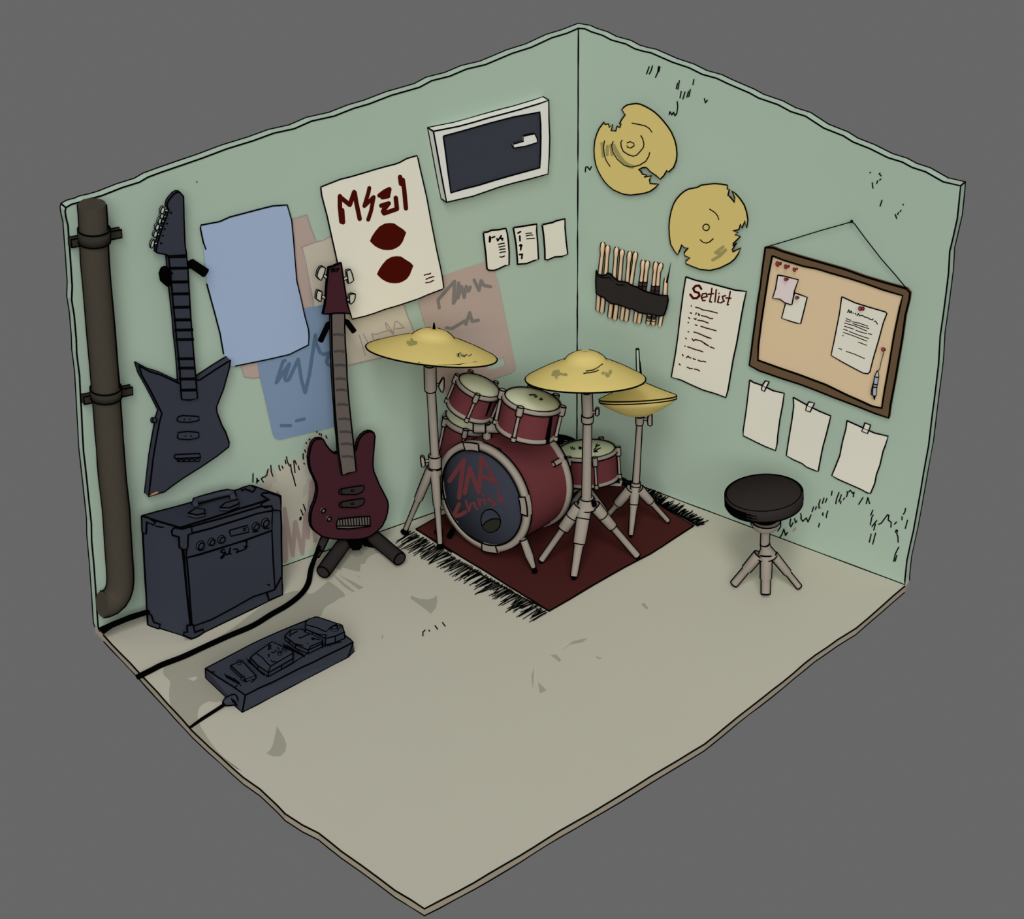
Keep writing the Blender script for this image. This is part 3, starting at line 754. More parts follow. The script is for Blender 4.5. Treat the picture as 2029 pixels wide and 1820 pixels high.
note('paper_note', 'large cream page of black handwriting pinned on the right of the cork board', [(947, 763), (1060, 815), (1170, 850), (1340, 900), (1353, 915), (1320, 1000), (1280, 1150), (1230, 1320), (1200, 1440), (1180, 1456), (1140, 1450), (1080, 1420), (950, 1350), (850, 1290), (880, 1150), (925, 920)], OC + .001, PAPER, mk)

def pin(q0, q1, r0, r1, lab, o=OC, small=False):
    root = thing('push_pin', lab, 'pin', R(*cb([q1])[0], o), 'red push pins on the cork board')
    h0, h1 = R(*cb([q0])[0], o + .030), R(*cb([q1])[0], o + .0)
    d = (h1 - h0)
    mb = MB()
    mb.lathe(h0, d, [(.0, 0), (r0 * .8, 0), (r0, .003), (r0 * .8, .007), (.004, .008), (.0045, d.length * .55), (r1, d.length * .75), (r1, d.length * .92), (0, d.length)], PINR, seg=14, inkat=(2, 6), ir=.0018)
    mb.link('pin_head', root)
    mb = MB(); mb.tube([h0.lerp(h1, .9), h1 - NR * .004], .0015, INK, seg=5); mb.link('pin_point', root)
pin((362, 468), (402, 462), .013, .007, 'red push pin, leftmost of the row of three in the cork board corner')
pin((437, 493), (475, 487), .011, .006, 'red push pin, middle of the row of three in the cork board corner')
pin((514, 520), (550, 508), .010, .004, 'red push pin, rightmost of the row of three in the cork board corner')
pin((437, 606), (462, 604), .008, .005, 'red push pin holding the lilac note on the cork board', OC + .009)
pin((538, 772), (560, 768), .008, .004, 'red push pin holding the small cream note on the cork board', OC + .002)
pin((1108, 870), (1145, 870), .011, .009, 'red push pin holding the large handwritten page on the cork board', OC + .002)
pin((1318, 1238), (1335, 1240), .0095, .005, 'red push pin from which the blue pen hangs on the cork board')

# pen on a string
root = thing('ballpoint_pen', 'blue pen with a white end hanging by a string on the cork board', 'pen', R(*cb([(1240, 1690)])[0], .03))
mb = MB(); q = [(1268, 1432), (1262, 1480), (1250, 1545), (1245, 1570), (1240, 1650), (1240, 1690)]
P3 = [R(*p, .03) for p in cb(q)]
mb.tube(P3[1:5], [.0095, .0095, .0095, .0085], PENB, seg=12, ink=True, ir=.0026); mb.ring(P3[2], P3[3] - P3[2], .010, .003); mb.ring(P3[3], P3[3] - P3[2], .010, .003); pbo = mb.link('pen_barrel', root)
mb = MB(); mb.tube(P3[:2], [.001, .0095], PALE, seg=12, ink=True, ir=.0024); mb.link('pen_end', root)
mb = MB(); mb.tube(P3[4:], [.008, .003], INK, seg=10); mb.link('pen_tip', root)
mb = MB(); mb.tube([R(*p, .036) for p in cb([(1228, 1545), (1215, 1600), (1210, 1640), (1222, 1650)])], .0028, INK, seg=6); mb.link('pen_clip', pbo)
mb = MB(); mb.tube([R(*p, .03) for p in cb([(1326, 1262), (1300, 1350), (1288, 1410), (1272, 1440)])], .002, INK, seg=6); mb.link('pen_string', root)

# taped blank sheets
GT = 'taped blank sheets beneath the cork board'
def taped(lab, q, t, where):
    root = thing('taped_sheet', lab, 'sheet', R(*cs([q[len(q) // 2]])[0], .004), GT)
    mb = MB(); mb.sheet(cs(q), R, .004, .003, PAPER, r=.0034); mb.link('blank_sheet', root)
    mb = MB(); mb.sheet(cs(t), R, .0085, .001, PAPER, r=.0032); mb.link('tape_strip', root)
taped('blank cream sheet taped beneath the cork board, leftmost of three', [(208, 148), (240, 170), (315, 195), (420, 245), (518, 268), (505, 370), (480, 500), (460, 650), (455, 720), (440, 783), (350, 748), (270, 710), (150, 650), (150, 600), (175, 430), (192, 290)], [(347, 157), (383, 163), (340, 250), (315, 238), (318, 205)], 0)
taped('blank cream sheet taped beneath the cork board, middle of three', [(600, 305), (730, 378), (840, 432), (938, 472), (925, 530), (895, 650), (870, 740), (855, 810), (825, 970), (800, 965), (720, 932), (680, 900), (600, 865), (538, 828), (560, 680), (590, 500), (605, 380)], [(740, 345), (792, 357), (752, 435), (712, 422), (722, 380)], 1)
taped('blank cream sheet taped beneath the cork board, rightmost of three', [(1085, 515), (1230, 580), (1330, 625), (1455, 655), (1430, 740), (1410, 790), (1380, 920), (1350, 1000), (1335, 1080), (1298, 1168), (1270, 1165), (1200, 1128), (1090, 1080), (1000, 1040), (948, 1008), (980, 930), (1020, 830), (1045, 700), (1075, 590)], [(1245, 535), (1298, 555), (1270, 630), (1217, 610), (1235, 570)], 2)


# ================================================================== BASS GUITAR AND ITS STAND
P_lo, P_hi = L(700, 1070, .16), L(668, 525, .11)
_u = (L(800, 1060, .16) - L(600, 1110, .16)).normalized()
NB = _u.cross(P_hi - P_lo).normalized()
if NB.dot(NL) < 0: NB.negate()
def Bp(x, y, o=0.0): return hit(x, y, P_lo + NB * o, NB)
ce = lambda p: cr(400, 780, 4.55, p)
root = thing('bass_guitar', 'dark plum bass guitar standing upright on a black stand by the left wall', 'guitar', Bp(700, 1068))
bb = ce([(1232, 528), (1200, 538), (1180, 528), (1155, 505), (1120, 460), (1105, 430), (1092, 410), (1070, 405), (1035, 407), (1005, 428), (990, 455), (975, 510), (965, 575), (970, 640), (985, 700), (1010, 750), (1035, 805), (1042, 860), (1035, 910), (1018, 975), (995, 1025), (982, 1090), (980, 1150),
         (987, 1190), (1010, 1228), (1050, 1260), (1085, 1285), (1130, 1297), (1190, 1307), (1290, 1313), (1400, 1312), (1470, 1300), (1530, 1275), (1575, 1240), (1625, 1190), (1655, 1130), (1672, 1070), (1680, 1010), (1673, 960), (1645, 905), (1600, 820), (1578, 765), (1550, 700), (1541, 640), (1545, 560), (1553, 470), (1560, 380), (1550, 350), (1530, 342),
         (1505, 341), (1475, 350), (1440, 378), (1415, 415), (1400, 460), (1393, 495), (1385, 512), (1372, 510)])
mb = MB(); a = [Bp(x, y, .0) for x, y in bb]; mb.prism(a, [p - NB * .016 for p in a], PLUM, r=.004); gbo = mb.link('guitar_body', root)
nk = [(656.5, 620), (683, 620), (684, 680), (690, 780), (701.5, 892), (705.5, 933), (690, 937), (678, 941.5), (671, 896), (662, 780), (658, 700)]
mb = MB(); a = [Bp(x, y, .014) for x, y in nk]; mb.prism(a, [p - NB * .016 for p in a], NECK, r=.0038)
for y in (663.5, 696.5, 724, 751, 773, 802, 830.5, 856, 880, 905):
    xl = 657 + (y - 622) * .052 + (max(0, y - 780) * .04); xr = xl + 26.5
    mb.stroke([(xl + 2.5, y - .5), (xl + 12, y - 1.5), (xr - 2.5, y + .5)], 4.5, Bp, .0155, BAND)
mb.link('neck', root)
hs = c4([(1235, 682), (1275, 672), (1310, 655), (1347, 642), (1355, 700), (1368, 800), (1385, 900), (1400, 1000), (1413, 1050), (1430, 1097), (1350, 1090), (1290, 1092), (1240, 1100), (1183, 1100), (1200, 1030), (1210, 950), (1215, 850), (1225, 760)])
mb = MB(); a = [Bp(x, y, .018) for x, y in hs]; mb.prism(a, [p - NB * .009 for p in a], PLUM, r=.0038)
mb.strokes([c4(q) for q in ([(1255, 695), (1262, 712), (1270, 692)], [(1262, 712), (1260, 725)], [(1280, 690), (1278, 720)], [(1300, 692), (1280, 705), (1298, 718)], [(1310, 718), (1312, 690), (1325, 690), (1322, 702), (1312, 702)])], 2.4, Bp, .0195, INK)
hso = mb.link('headstock', root)
for q, s0, s1 in (([(1160, 676), (1180, 674), (1206, 688), (1195, 730), (1183, 765), (1165, 798), (1145, 785), (1128, 762), (1138, 715)], (1186, 750), (1222, 775)), ([(1137, 884), (1175, 902), (1170, 945), (1165, 990), (1150, 985), (1121, 962), (1125, 920)], (1172, 940), (1210, 960)),
                  ([(1395, 712), (1430, 700), (1448, 745), (1460, 798), (1440, 815), (1412, 826), (1405, 770)], (1400, 775), (1365, 788)), ([(1422, 925), (1450, 918), (1475, 922), (1472, 960), (1460, 990), (1435, 1012), (1425, 1005), (1420, 960)], (1422, 968), (1395, 978))):
    mb = MB(); a = [Bp(x, y, .014) for x, y in c4(q)]; mb.prism(a, [p - NB * .012 for p in a], PALE, r=.003)
    mb.tube([Bp(*c4([s0])[0], .008), Bp(*c4([s1])[0], .008)], .006, PALE, ink=True, ir=.0026, inkcaps=False)
    mb.link('tuning_peg', hso)
pu = [(1235, 885), (1240, 868), (1258, 857), (1320, 845), (1400, 832), (1450, 827), (1463, 835), (1462, 858), (1440, 885), (1400, 903), (1370, 908), (1310, 906), (1255, 906), (1240, 900)]
for dy in (0, 117):
    mb = MB(); a = [Bp(x, y, .008) for x, y in ce([(x + dy * .02, y + dy) for x, y in pu])]; mb.prism(a, [p - NB * .01 for p in a], SOFT, r=.003, back=False)
    mb.ink([Bp(x, y, .0085) for x, y in ce([(x, y + dy) for x, y in ((1262, 858), (1255, 880), (1268, 905))])], .0026)
    mb.ink([Bp(x, y, .0085) for x, y in ce([(x, y + dy) for x, y in ring_px(1357, 873, 14, 10, 9)])], .0022, closed=True, wob=0)
    mb.link('pickup', gbo)
for x, y in ((1087, 1046), (1138, 1120)):
    mb = MB(); c_ = Bp(*ce([(x, y)])[0], .0); mb.lathe(c_, NB, [(.0125, 0), (.0125, .012), (0, .012)], mat('knob_grey', (105, 98, 92)), seg=16, inkat=(1,), ir=.0032); mb.link('control_knob', gbo)
mb = MB(); q = ce([(1220, 1132), (1300, 1120), (1400, 1110), (1513, 1104), (1516, 1188), (1515, 1192), (1400, 1208), (1320, 1216), (1220, 1212), (1214, 1190)])
a = [Bp(x, y, .009) for x, y in q]; mb.prism(a, [p - NB * .01 for p in a], NECK, r=.0036, back=False)
mb.ink([Bp(x, y, .01) for x, y in ce([(1216, 1190), (1360, 1190), (1515, 1185)])], .003)
for i in range(11):
    x = 1240 + i * 25; mb.ink([Bp(xx, yy, .01) for xx, yy in ce([(x, 1130 - i * 2), (x + 6, 1186)])], .0026)
mb.link('bridge', gbo)

def px_tube(mb, pts, rpx, mt, ink=True, seg=14, caps=True, ir=None):
    """pts: 3D points, rpx: radii in reference pixels"""
    rr = [r_ * PM * 1.0 for r_ in (rpx if isinstance(rpx, (list, tuple)) else [rpx] * len(pts))]
    mb.tube(pts, rr, mt, seg=seg, ink=ink, inkcaps=caps, ir=ir)

def Bq(x, y, o): return Bp(x, y, o)
root = thing('guitar_stand', 'black tubular guitar stand carrying the plum bass', 'stand', fl(705, 1110))
f1 = fl(640, 1133, .062); f2 = fl(792, 1107, .062)
hub = Bq(705, 1078, -.075)
mb = MB(); px_tube(mb, [Bq(691, 1064, -.085), f1], 12.5, SOFT, seg=20); mb.link('leg', root)
mb = MB(); px_tube(mb, [Bq(733, 1058, -.085), f2], 12.5, SOFT, seg=20); mb.link('leg', root)
mb = MB(); px_tube(mb, [Bq(724, 1064, -.085), Bq(741, 1076, -.075)], 13, INK); mb.tube([Bq(690, 1075, -.02), Bq(724, 1075, -.02)], .012, INK)
a = [Bq(x, y, .02) for x, y in ((696, 1071), (714, 1070), (716, 1084), (712, 1088), (699, 1089), (696, 1080))]; mb.prism(a, [p - NB * .06 for p in a], INK); mb.link('cradle', root)
mb = MB(); mb.tube([hub, Bq(668, 628, -.06)], .012, INK); mb.link('upright_pole', root)
for q in ([(668, 632), (650, 643), (635, 675)], [(668, 630), (688, 638), (702, 657)]):
    mb = MB(); mb.tube([Bq(*q[0], -.06), Bq(*q[1], -.025), Bq(*q[2], .03)], [.012, .0155, .0155], INK, seg=12); mb.link('neck_arm', root)

root = thing('instrument_cable', 'thick black cable curving over the floor from the plum bass to the left edge', 'cable', fl(276, 1338))
cab = [(632, 1082, .16), (629, 1092, .12), (624, 1105, .07), (616, 1127, .03), (611, 1154, .014), (597, 1176, .014), (570, 1198, .014), (537, 1217, .014), (501, 1239, .014), (454, 1259, .014), (405, 1281, .014), (364, 1300, .014), (322, 1316, .014), (300, 1327, .014), (272, 1341, .014)]
mb = MB(); pts = [fl(x, y, z) for x, y, z in cab]
sm = []
for i in range(len(pts) - 1):
    p0, p1, p2, p3 = pts[max(i - 1, 0)], pts[i], pts[i + 1], pts[min(i + 2, len(pts) - 1)]
    for k in range(4):
        t = k / 4; sm.append(.5 * ((2 * p1) + (p2 - p0) * t + (2 * p0 - 5 * p1 + 4 * p2 - p3) * t * t + (3 * p1 - p0 - 3 * p2 + p3) * t ** 3))
sm.append(pts[-1])
rr = [.011 + min(i / 14, 1) * .004 for i in range(len(sm))]
mb.tube(sm, rr, INK, seg=10); mb.link('cable_run', root)
mb = MB(); px_tube(mb, [Bq(645, 1062, -.066), Bq(633, 1090, -.045)], [7, 6], SOFT); px_tube(mb, [Bq(633, 1090, -.045), Bq(627, 1102, -.03)], [5.4, 4.4], SOFT); mb.link('cable_plug', root)

# dark cables along the foot of the wall
mb = MB()
for i in range(5):
    o1 = .018 + i * .019
    mb.tube([L(198 + i, 1247 + i * 1.5, o1), L(225, 1236 + random.uniform(-2, 2), o1 + .01), L(258, 1223 + random.uniform(-2, 2), o1 + .008), L(296, 1210, o1 + .004)][0:4], .0125, INK, seg=8)
o = mb.link('power_cable')
tag(o, 'bundle of black cables lying at the foot of the green wall beside the amplifier', 'cable')
lowest = min(v.co.z for v in o.data.vertices) + o.location.z
o.location.z += .001 - lowest if lowest < 0 else 0

# ================================================================== AMPLIFIER
ca = lambda p: cr(130, 940, 3.64, p)
BLb, BLf, BRf = fl(293, 1237), fl(379.5, 1264.5), fl(559, 1178)
Pm = fl(456, 1012, .68)
NF = (BRf - BLf).cross(Pm - BLf).normalized()
if NF.dot(CAM - BLf) < 0: NF.negate()
def F(x, y, o=0.0): return hit(x, y, BLf + NF * o, NF)
TLf, TRf = F(357, 1045), F(556, 982)
NS = (BLb - BLf).cross(TLf - BLf).normalized()
if NS.dot(CAM - BLf) < 0: NS.negate()
def S_(x, y, o=0.0): return hit(x, y, BLf + NS * o, NS)
TLb = S_(281, 1022)
NT = (TLb - TLf).cross(TRf - TLf).normalized()
if NT.z < 0: NT.negate()
def TT(x, y, o=0.0): return hit(x, y, TLf + NT * o, NT)
TRb = TT(500, 962)
BRb = BLb + (BRf - BLf)
root = thing('guitar_amplifier', 'dark navy combo amplifier with a top handle on the floor by the left wall', 'amplifier', (BLb + BRf) / 2)
mb = MB()
mb.add([BLb, BLf, BRf, BRb, TLb, TLf, TRf, TRb], [[0, 1, 2, 3], [4, 5, 6, 7], [0, 1, 5, 4], [1, 2, 6, 5], [2, 3, 7, 6], [3, 0, 4, 7]], NAVY)
for q in ((BLb, BLf), (BLf, BRf), (BLb, TLb), (TLb, TLf), (TLf, TRf), (TRf, TRb), (TRb, TLb), (BLf, TLf), (BRf, TRf)): mb.ink(q, .0045)
mb.ink([F(x, y, .001) for x, y in ca([(850, 540), (870, 800), (905, 1085)])], .0042)
mb.strokes([ca(q) for q in ([(653, 372), (656, 374)], [(668, 374), (671, 376)], [(680, 376), (690, 380)], [(698, 380), (705, 381)])], 3, S_, .001, INK)
mb.link('cabinet', root)
mb = MB(); q = ca([(872, 598), (960, 578), (1100, 535), (1300, 472), (1487, 404), (1495, 600), (1508, 828), (1350, 880), (1200, 965), (1050, 1045), (912, 1094), (890, 800)])
a = [F(x, y, .003) for x, y in q]; mb.prism(a, [p - NF * .003 for p in a], NAVY, r=.0042, back=False)
mb.ink([F(x, y, .004) for x, y in ca([(1455, 790), (1472, 797)])], .003); mb.link('speaker_grille', root)
mb = MB()
S = lambda w, *qs: mb.strokes([ca(q) for q in qs], w, F, .0055, INK)
S(2.6, [(1148, 542), (1130, 540), (1118, 558), (1140, 562), (1138, 580), (1118, 598), (1125, 605), (1142, 590), (1150, 555), (1158, 578), (1175, 572), (1188, 528), (1182, 570), (1195, 572)], [(1212, 540), (1235, 535), (1245, 545), (1232, 562), (1300, 535)], [(1298, 482), (1308, 478), (1303, 530), (1288, 518), (1315, 518)])
mb.link('script_badge', root)
mb = MB(); q = ca([(880, 432), (1050, 388), (1250, 325), (1400, 275), (1492, 262), (1488, 330), (1487, 400), (1300, 468), (1100, 531), (960, 574), (870, 596)])
a = [F(x, y, .005) for x, y in q]; mb.prism(a, [p - NF * .005 for p in a], NAVY, r=.0036, back=False)
a = [F(x, y, .006) for x, y in ca([(1178, 402), (1310, 365), (1323, 413), (1192, 444)])]; mb.ink(a, .0032, closed=True)
mb.strokes([ca(q) for q in ([(1282, 388), (1292, 390), (1302, 380)], [(1280, 405), (1302, 398)], [(960, 545), (968, 548)], [(975, 543), (980, 548)], [(990, 545), (998, 542)], [(1350, 408), (1356, 416), (1362, 406)], [(1366, 412), (1374, 414), (1376, 404), (1388, 410)],
                            [(1438, 380), (1428, 386), (1438, 392)], [(1444, 386), (1450, 390), (1456, 384), (1460, 390), (1470, 384)])], 2.2, F, .0062, INK)
cpo = mb.link('control_panel', root)
for x, y, r_ in ((968, 508, 30), (1048, 483, 25), (1120, 465, 27), (1367, 371, 27), (1436, 345, 31)):
    mb = MB(); c_ = F(*ca([(x, y)])[0], .005); R_ = r_ / 3.64 * PM
    mb.lathe(c_, NF, [(R_, 0), (R_ * .8, .014), (0, .014)], NAVY, seg=18, inkat=(0, 1), ir=.003); mb.link('control_knob', cpo)
mb = MB(); a = [F(x, y, .006) for x, y in ca([(905, 376), (1412, 228), (1484, 224), (1488, 258), (1380, 280), (1250, 322), (1050, 385), (912, 420)])]; mb.prism(a, [p - NF * .006 for p in a], NAVY, r=.004, back=False); mb.link('top_rail', root)
def prot(q, fn, nrm, o=.012):
    mb = MB(); a = [fn(x, y, o) for x, y in ca(q)]; mb.prism(a, [p - nrm * (o - .001) for p in a], NAVY, r=.0042, back=False); return mb
q = prot([(785, 380), (838, 392), (905, 374), (912, 420), (882, 432), (880, 520), (872, 535), (850, 544), (820, 524), (818, 450), (770, 436), (765, 405)], F, NF); q.link('corner_protector', root)
q = prot([(1422, 133), (1470, 130), (1545, 155), (1553, 200), (1552, 258), (1496, 256), (1485, 225), (1440, 236), (1410, 225), (1415, 205), (1472, 178), (1440, 165), (1410, 147)], F, NF, .008); q.link('corner_protector', root)
q = prot([(875, 1087), (920, 1084), (930, 1138), (992, 1115), (990, 1140), (955, 1165), (908, 1184), (850, 1160), (855, 1133), (878, 1140)], F, NF); q.link('corner_protector', root)
q = prot([(1450, 850), (1508, 828), (1556, 740), (1563, 800), (1562, 865), (1465, 905), (1460, 880)], F, NF, .006); q.link('corner_protector', root)
q = prot([(548, 297), (600, 312), (648, 345), (635, 362), (585, 340), (580, 425), (560, 420), (552, 410)], S_, NS, .008); q.link('corner_protector', root)
q = prot([(592, 998), (618, 1015), (635, 1065), (682, 1080), (672, 1114), (600, 1085), (592, 1075)], S_, NS, .008); q.link('corner_protector', root)
q = prot([(1265, 98), (1330, 78), (1370, 98), (1350, 125), (1290, 103), (1275, 115)], TT, NT, .008); q.link('corner_protector', root)
mb = MB()
for bx in ([(884, 248), (940, 215), (1003, 222), (1003, 250), (945, 262)], [(1113, 208), (1150, 175), (1248, 150), (1250, 180), (1178, 210)]):
    a = [TT(x, y + 8, .02) for x, y in ca(bx)]; mb.prism(a, [p - NT * .02 for p in a], NAVY, r=.0036)
hp = [TT(x, y, .035) for x, y in ca([(935, 210), (935, 192), (1000, 172), (1100, 145), (1170, 130), (1205, 135), (1207, 160)])]
mb.tube(hp, .016, NAVY, seg=10, ink=True, inkcaps=False, ir=.004)
mb.link('carry_handle', root)

# ================================================================== PEDALBOARD
root = thing('pedalboard', 'long dark navy pedalboard lying on the open floor in front of the amplifier', 'pedalboard', fl(555, 1330))
H = .085
bt = [fl(407, 1324, H), fl(486, 1377, H), fl(700, 1272, H), fl(694, 1266, H), fl(640, 1226, H), fl(625, 1222, H), fl(560, 1248, H), fl(500, 1275, H)]
bbm = [fl(408, 1343, 0), fl(480, 1411, 0), fl(689, 1302, 0), fl(702, 1290, 0), fl(655, 1250, 0), fl(636, 1246, 0), fl(570, 1272, 0), fl(508, 1300, 0)]
mb = MB(); mb.prism(bt, bbm, NAVY, r=.0036)
mb.ink([bt[1], bbm[1]]); mb.ink([bt[2], bbm[2]]); mb.ink([bt[0], bbm[0]])
Tz = lambda x, y, o=0.0: fl(x, y, H + o)
cp = lambda p: cr(380, 1180, 5.636, p)
random.seed(11)
def scrib(x0, y0, x1, y1, h_, n):
    out = []
    for i in range(n):
        t = i / (n - 1); out.append((x0 + (x1 - x0) * t + (8 if i % 2 else -8), y0 + (y1 - y0) * t + (h_ if i % 2 else 0) + random.uniform(-5, 5)))
    return out
mb.strokes([cp(scrib(375, 870, 540, 960, 40, 18)), cp(scrib(625, 700, 800, 850, 42, 18)), cp(scrib(1030, 530, 1250, 640, 45, 20)), cp(scrib(1440, 560, 1660, 500, 22, 16))], 2, Tz, .001, INK)
mb.strokes([cp([(225, 848), (255, 850)]), cp([(470, 1025), (510, 1000)]), cp([(665, 965), (705, 935)]), cp([(835, 905), (870, 870)]), cp([(905, 865), (930, 862), (1100, 770), (1325, 620)])], 2, Tz, .001, INK)
mb.link('board_deck', root)
def pedal(lab, q, h_, lean=0.0, extra=None, knobs=()):
    r_ = thing('effect_pedal', lab, 'pedal', fl(*cp([q[0]])[0], H), 'effect pedals on the pedalboard')
    tp = [fl(x, y, H + h_) for x, y in cp(q)]
    bm = [V((p.x, p.y, H + .005)) for p in tp]
    mb = MB(); mb.prism(tp, bm, NAVY, r=.003)
    for a_, b_ in zip(tp, bm): mb.ink([a_, b_], .003)
    if extra: mb.strokes([cp(z) for z in extra], 2.2, lambda x, y, o=0: fl(x, y, H + h_ + o), .0012, INK)
    mb.link('pedal_case', r_)
    for x, y, rr_ in knobs:
        k = MB(); k.lathe(fl(*cp([(x, y)])[0], H + h_), V((0, 0, 1)), [(rr_, 0), (rr_ * .8, .012), (0, .012)], NAVY, seg=14, inkat=(0, 1), ir=.0022); k.link('pedal_knob', r_)
pedal('smallest pedal, plain box at the near left end of the pedalboard', [(435, 780), (560, 725), (715, 890), (600, 930)], .022, knobs=((530, 752, .012), (570, 925, .010)))
pedal('boxy pedal marked with small black letters, second from the left on the pedalboard', [(655, 690), (720, 635), (895, 515), (1010, 565), (1130, 622), (1128, 700), (1000, 775), (855, 858), (740, 780)], .03,
      extra=[[(720, 640), (790, 690), (850, 760), (885, 782), (1000, 715), (1130, 640)], [(855, 858), (865, 815), (885, 782)], [(860, 550), (855, 600), (885, 585), (870, 570), (885, 555), (860, 550)], [(890, 630), (915, 635), (945, 605)], [(960, 575), (972, 592)], [(850, 660), (868, 655), (858, 685)], [(885, 720), (905, 735), (940, 735)]],
      knobs=((980, 650, .011), (1032, 615, .012)))
pedal('wide low pedal, third from the left on the pedalboard', [(1040, 450), (1100, 385), (1220, 372), (1330, 420), (1460, 490), (1455, 530), (1300, 605), (1160, 545), (1090, 490)], .028,
      extra=[[(1105, 395), (1090, 440), (1105, 450)], [(1110, 430), (1180, 395)], [(1195, 468), (1225, 465), (1290, 432)], [(1335, 480), (1365, 490), (1345, 470), (1420, 490)], [(1160, 535), (1240, 555)], [(1295, 530), (1300, 536)], [(1300, 605), (1330, 560), (1460, 505)], [(1260, 400), (1330, 420), (1300, 430)]])
pedal('tall rounded pedal at the far right end of the pedalboard', [(1270, 300), (1300, 262), (1400, 235), (1520, 275), (1680, 330), (1705, 405), (1600, 450), (1492, 478), (1345, 402), (1268, 370)], .045,
      extra=[[(1285, 325), (1400, 355), (1480, 395), (1510, 395)], [(1520, 380), (1560, 345), (1610, 320)], [(1335, 400), (1420, 430), (1510, 437)], [(1495, 450), (1490, 470)]], knobs=((1595, 375, .02), (1640, 345, .014)))
root = thing('pedalboard_cable', 'thin black cable with a plug running from the pedalboard to the left floor edge', 'cable', fl(378, 1440))
mb = MB()
for d_ in (-1.6, 1.6):
    mb.tube([fl(376, 1441 + d_ * .4, .006), fl(400, 1424 + d_, .006), fl(425, 1408 + d_, .008), fl(448, 1393 + d_, .02), fl(462, 1385 + d_, .035)], .0055, INK, seg=8)
mb.link('cable_run', root)
mb = MB(); P3 = [fl(443, 1394, .022), fl(449, 1390, .026), fl(462, 1386, .035), fl(470, 1383, .04)]; mb.tube(P3, [.008, .02, .026, .02], NAVY, seg=14, ink=True, ir=.0035)
mb.strokes([cr(380, 1180, 5.636, scrib(450, 1150, 500, 1190, 30, 10))], 2.5, lambda x, y, o=0: fl(x, y, .065 + o), 0, INK); mb.link('cable_plug', root)

# ================================================================== RUG
root = thing('fringed_rug', 'maroon rug with black fringes lying under the drum kit', 'rug', fl(1100, 1080))
rp = [(824, 1048), (900, 1094), (960, 1130), (1030, 1174), (1088, 1210), (1130, 1186), (1180, 1156), (1240, 1122), (1290, 1096), (1375, 1041), (1330, 1015), (1290, 990), (1255, 972), (1220, 952), (1120, 952), (1000, 975), (930, 1000), (863, 1026)]
mb = MB(); a = [fl(x, y, .008) for x, y in rp]; mb.prism(a, [V((p.x, p.y, .001)) for p in a], RUG, r=.0034, back=False)
mb.strokes([c9([(120, 400), (200, 455), (300, 520)]), c9([(380, 600), (560, 700), (740, 800), (915, 885)])], 2.2, lambda x, y, o=0: fl(x, y, .009 + o), .0005, INK)
mb.link('rug_pile', root)
random.seed(5)
mb = MB()
e0, e1 = (818, 1050), (1088, 1212)
for i in range(125):
    t = i / 124 + random.uniform(-.004, .004); t = min(1, max(0, t))
    x = e0[0] + (e1[0] - e0[0]) * t; y = e0[1] + (e1[1] - e0[1]) * t
    ln = random.uniform(.75, 1.4); dx, dy = -30 * ln + random.uniform(-7, 5), 15 * ln + random.uniform(-4, 8)
    j = random.uniform(0, 6)
    mb.tube([fl(x - j, y + j * .3, .008), fl(x + dx * .5 + random.uniform(-2, 2), y + dy * .45, .01), fl(x + dx, y + dy, .004)], [.0026, .003, .0022], INK, seg=5)
f_ = mb.link('fringe', root); f_['kind'] = 'stuff'
mb = MB()
e0, e1 = (1222, 952), (1382, 1042)
for i in range(120):
    t = i / 119; x = e0[0] + (e1[0] - e0[0]) * t; y = e0[1] + (e1[1] - e0[1]) * t
    ln = random.uniform(.5, 1.1); dx, dy = 20 * ln + random.uniform(-4, 3), -13 * ln + random.uniform(-4, 3)
    if t > .85: dx, dy = 22 * ln, -8 * ln + random.uniform(-4, 4)
    mb.tube([fl(x, y, .008), fl(x + dx * .5, y + dy * .6, .012), fl(x + dx, y + dy, .005)], [.003, .0034, .0026], INK, seg=5)
f_ = mb.link('fringe', root); f_['kind'] = 'stuff'

# ================================================================== DRUMS
def disc_axes(cx, cy, ang, rho, sgn=1, nz=None):
    """normal, major and minor directions of a disc drawn as an ellipse of axis ratio rho whose long axis
    is turned by ang degrees (image y down); sgn picks which side of the long axis the normal leans to"""
    t = math.radians(ang)
    U = RT * math.cos(t) - UP * math.sin(t)
    m = RT * math.sin(t) + UP * math.cos(t)
    k = -ray(cx, cy)
    n = (k * rho + m * sgn * math.sqrt(1 - rho * rho)).normalized()
    if nz is not None: n = V((n.x, n.y, nz * math.hypot(n.x, n.y) / math.sqrt(max(1e-6, 1 - nz * nz)))).normalized()
    U = (U - n * U.dot(n)).normalized()
    Wd = n.cross(U)
    if Wd.dot(OPEN) < 0: Wd.negate()
    return n, U, Wd

def rim(c, U, W, r, th): return c + (U * math.cos(math.radians(th)) + W * math.sin(math.radians(th))) * r

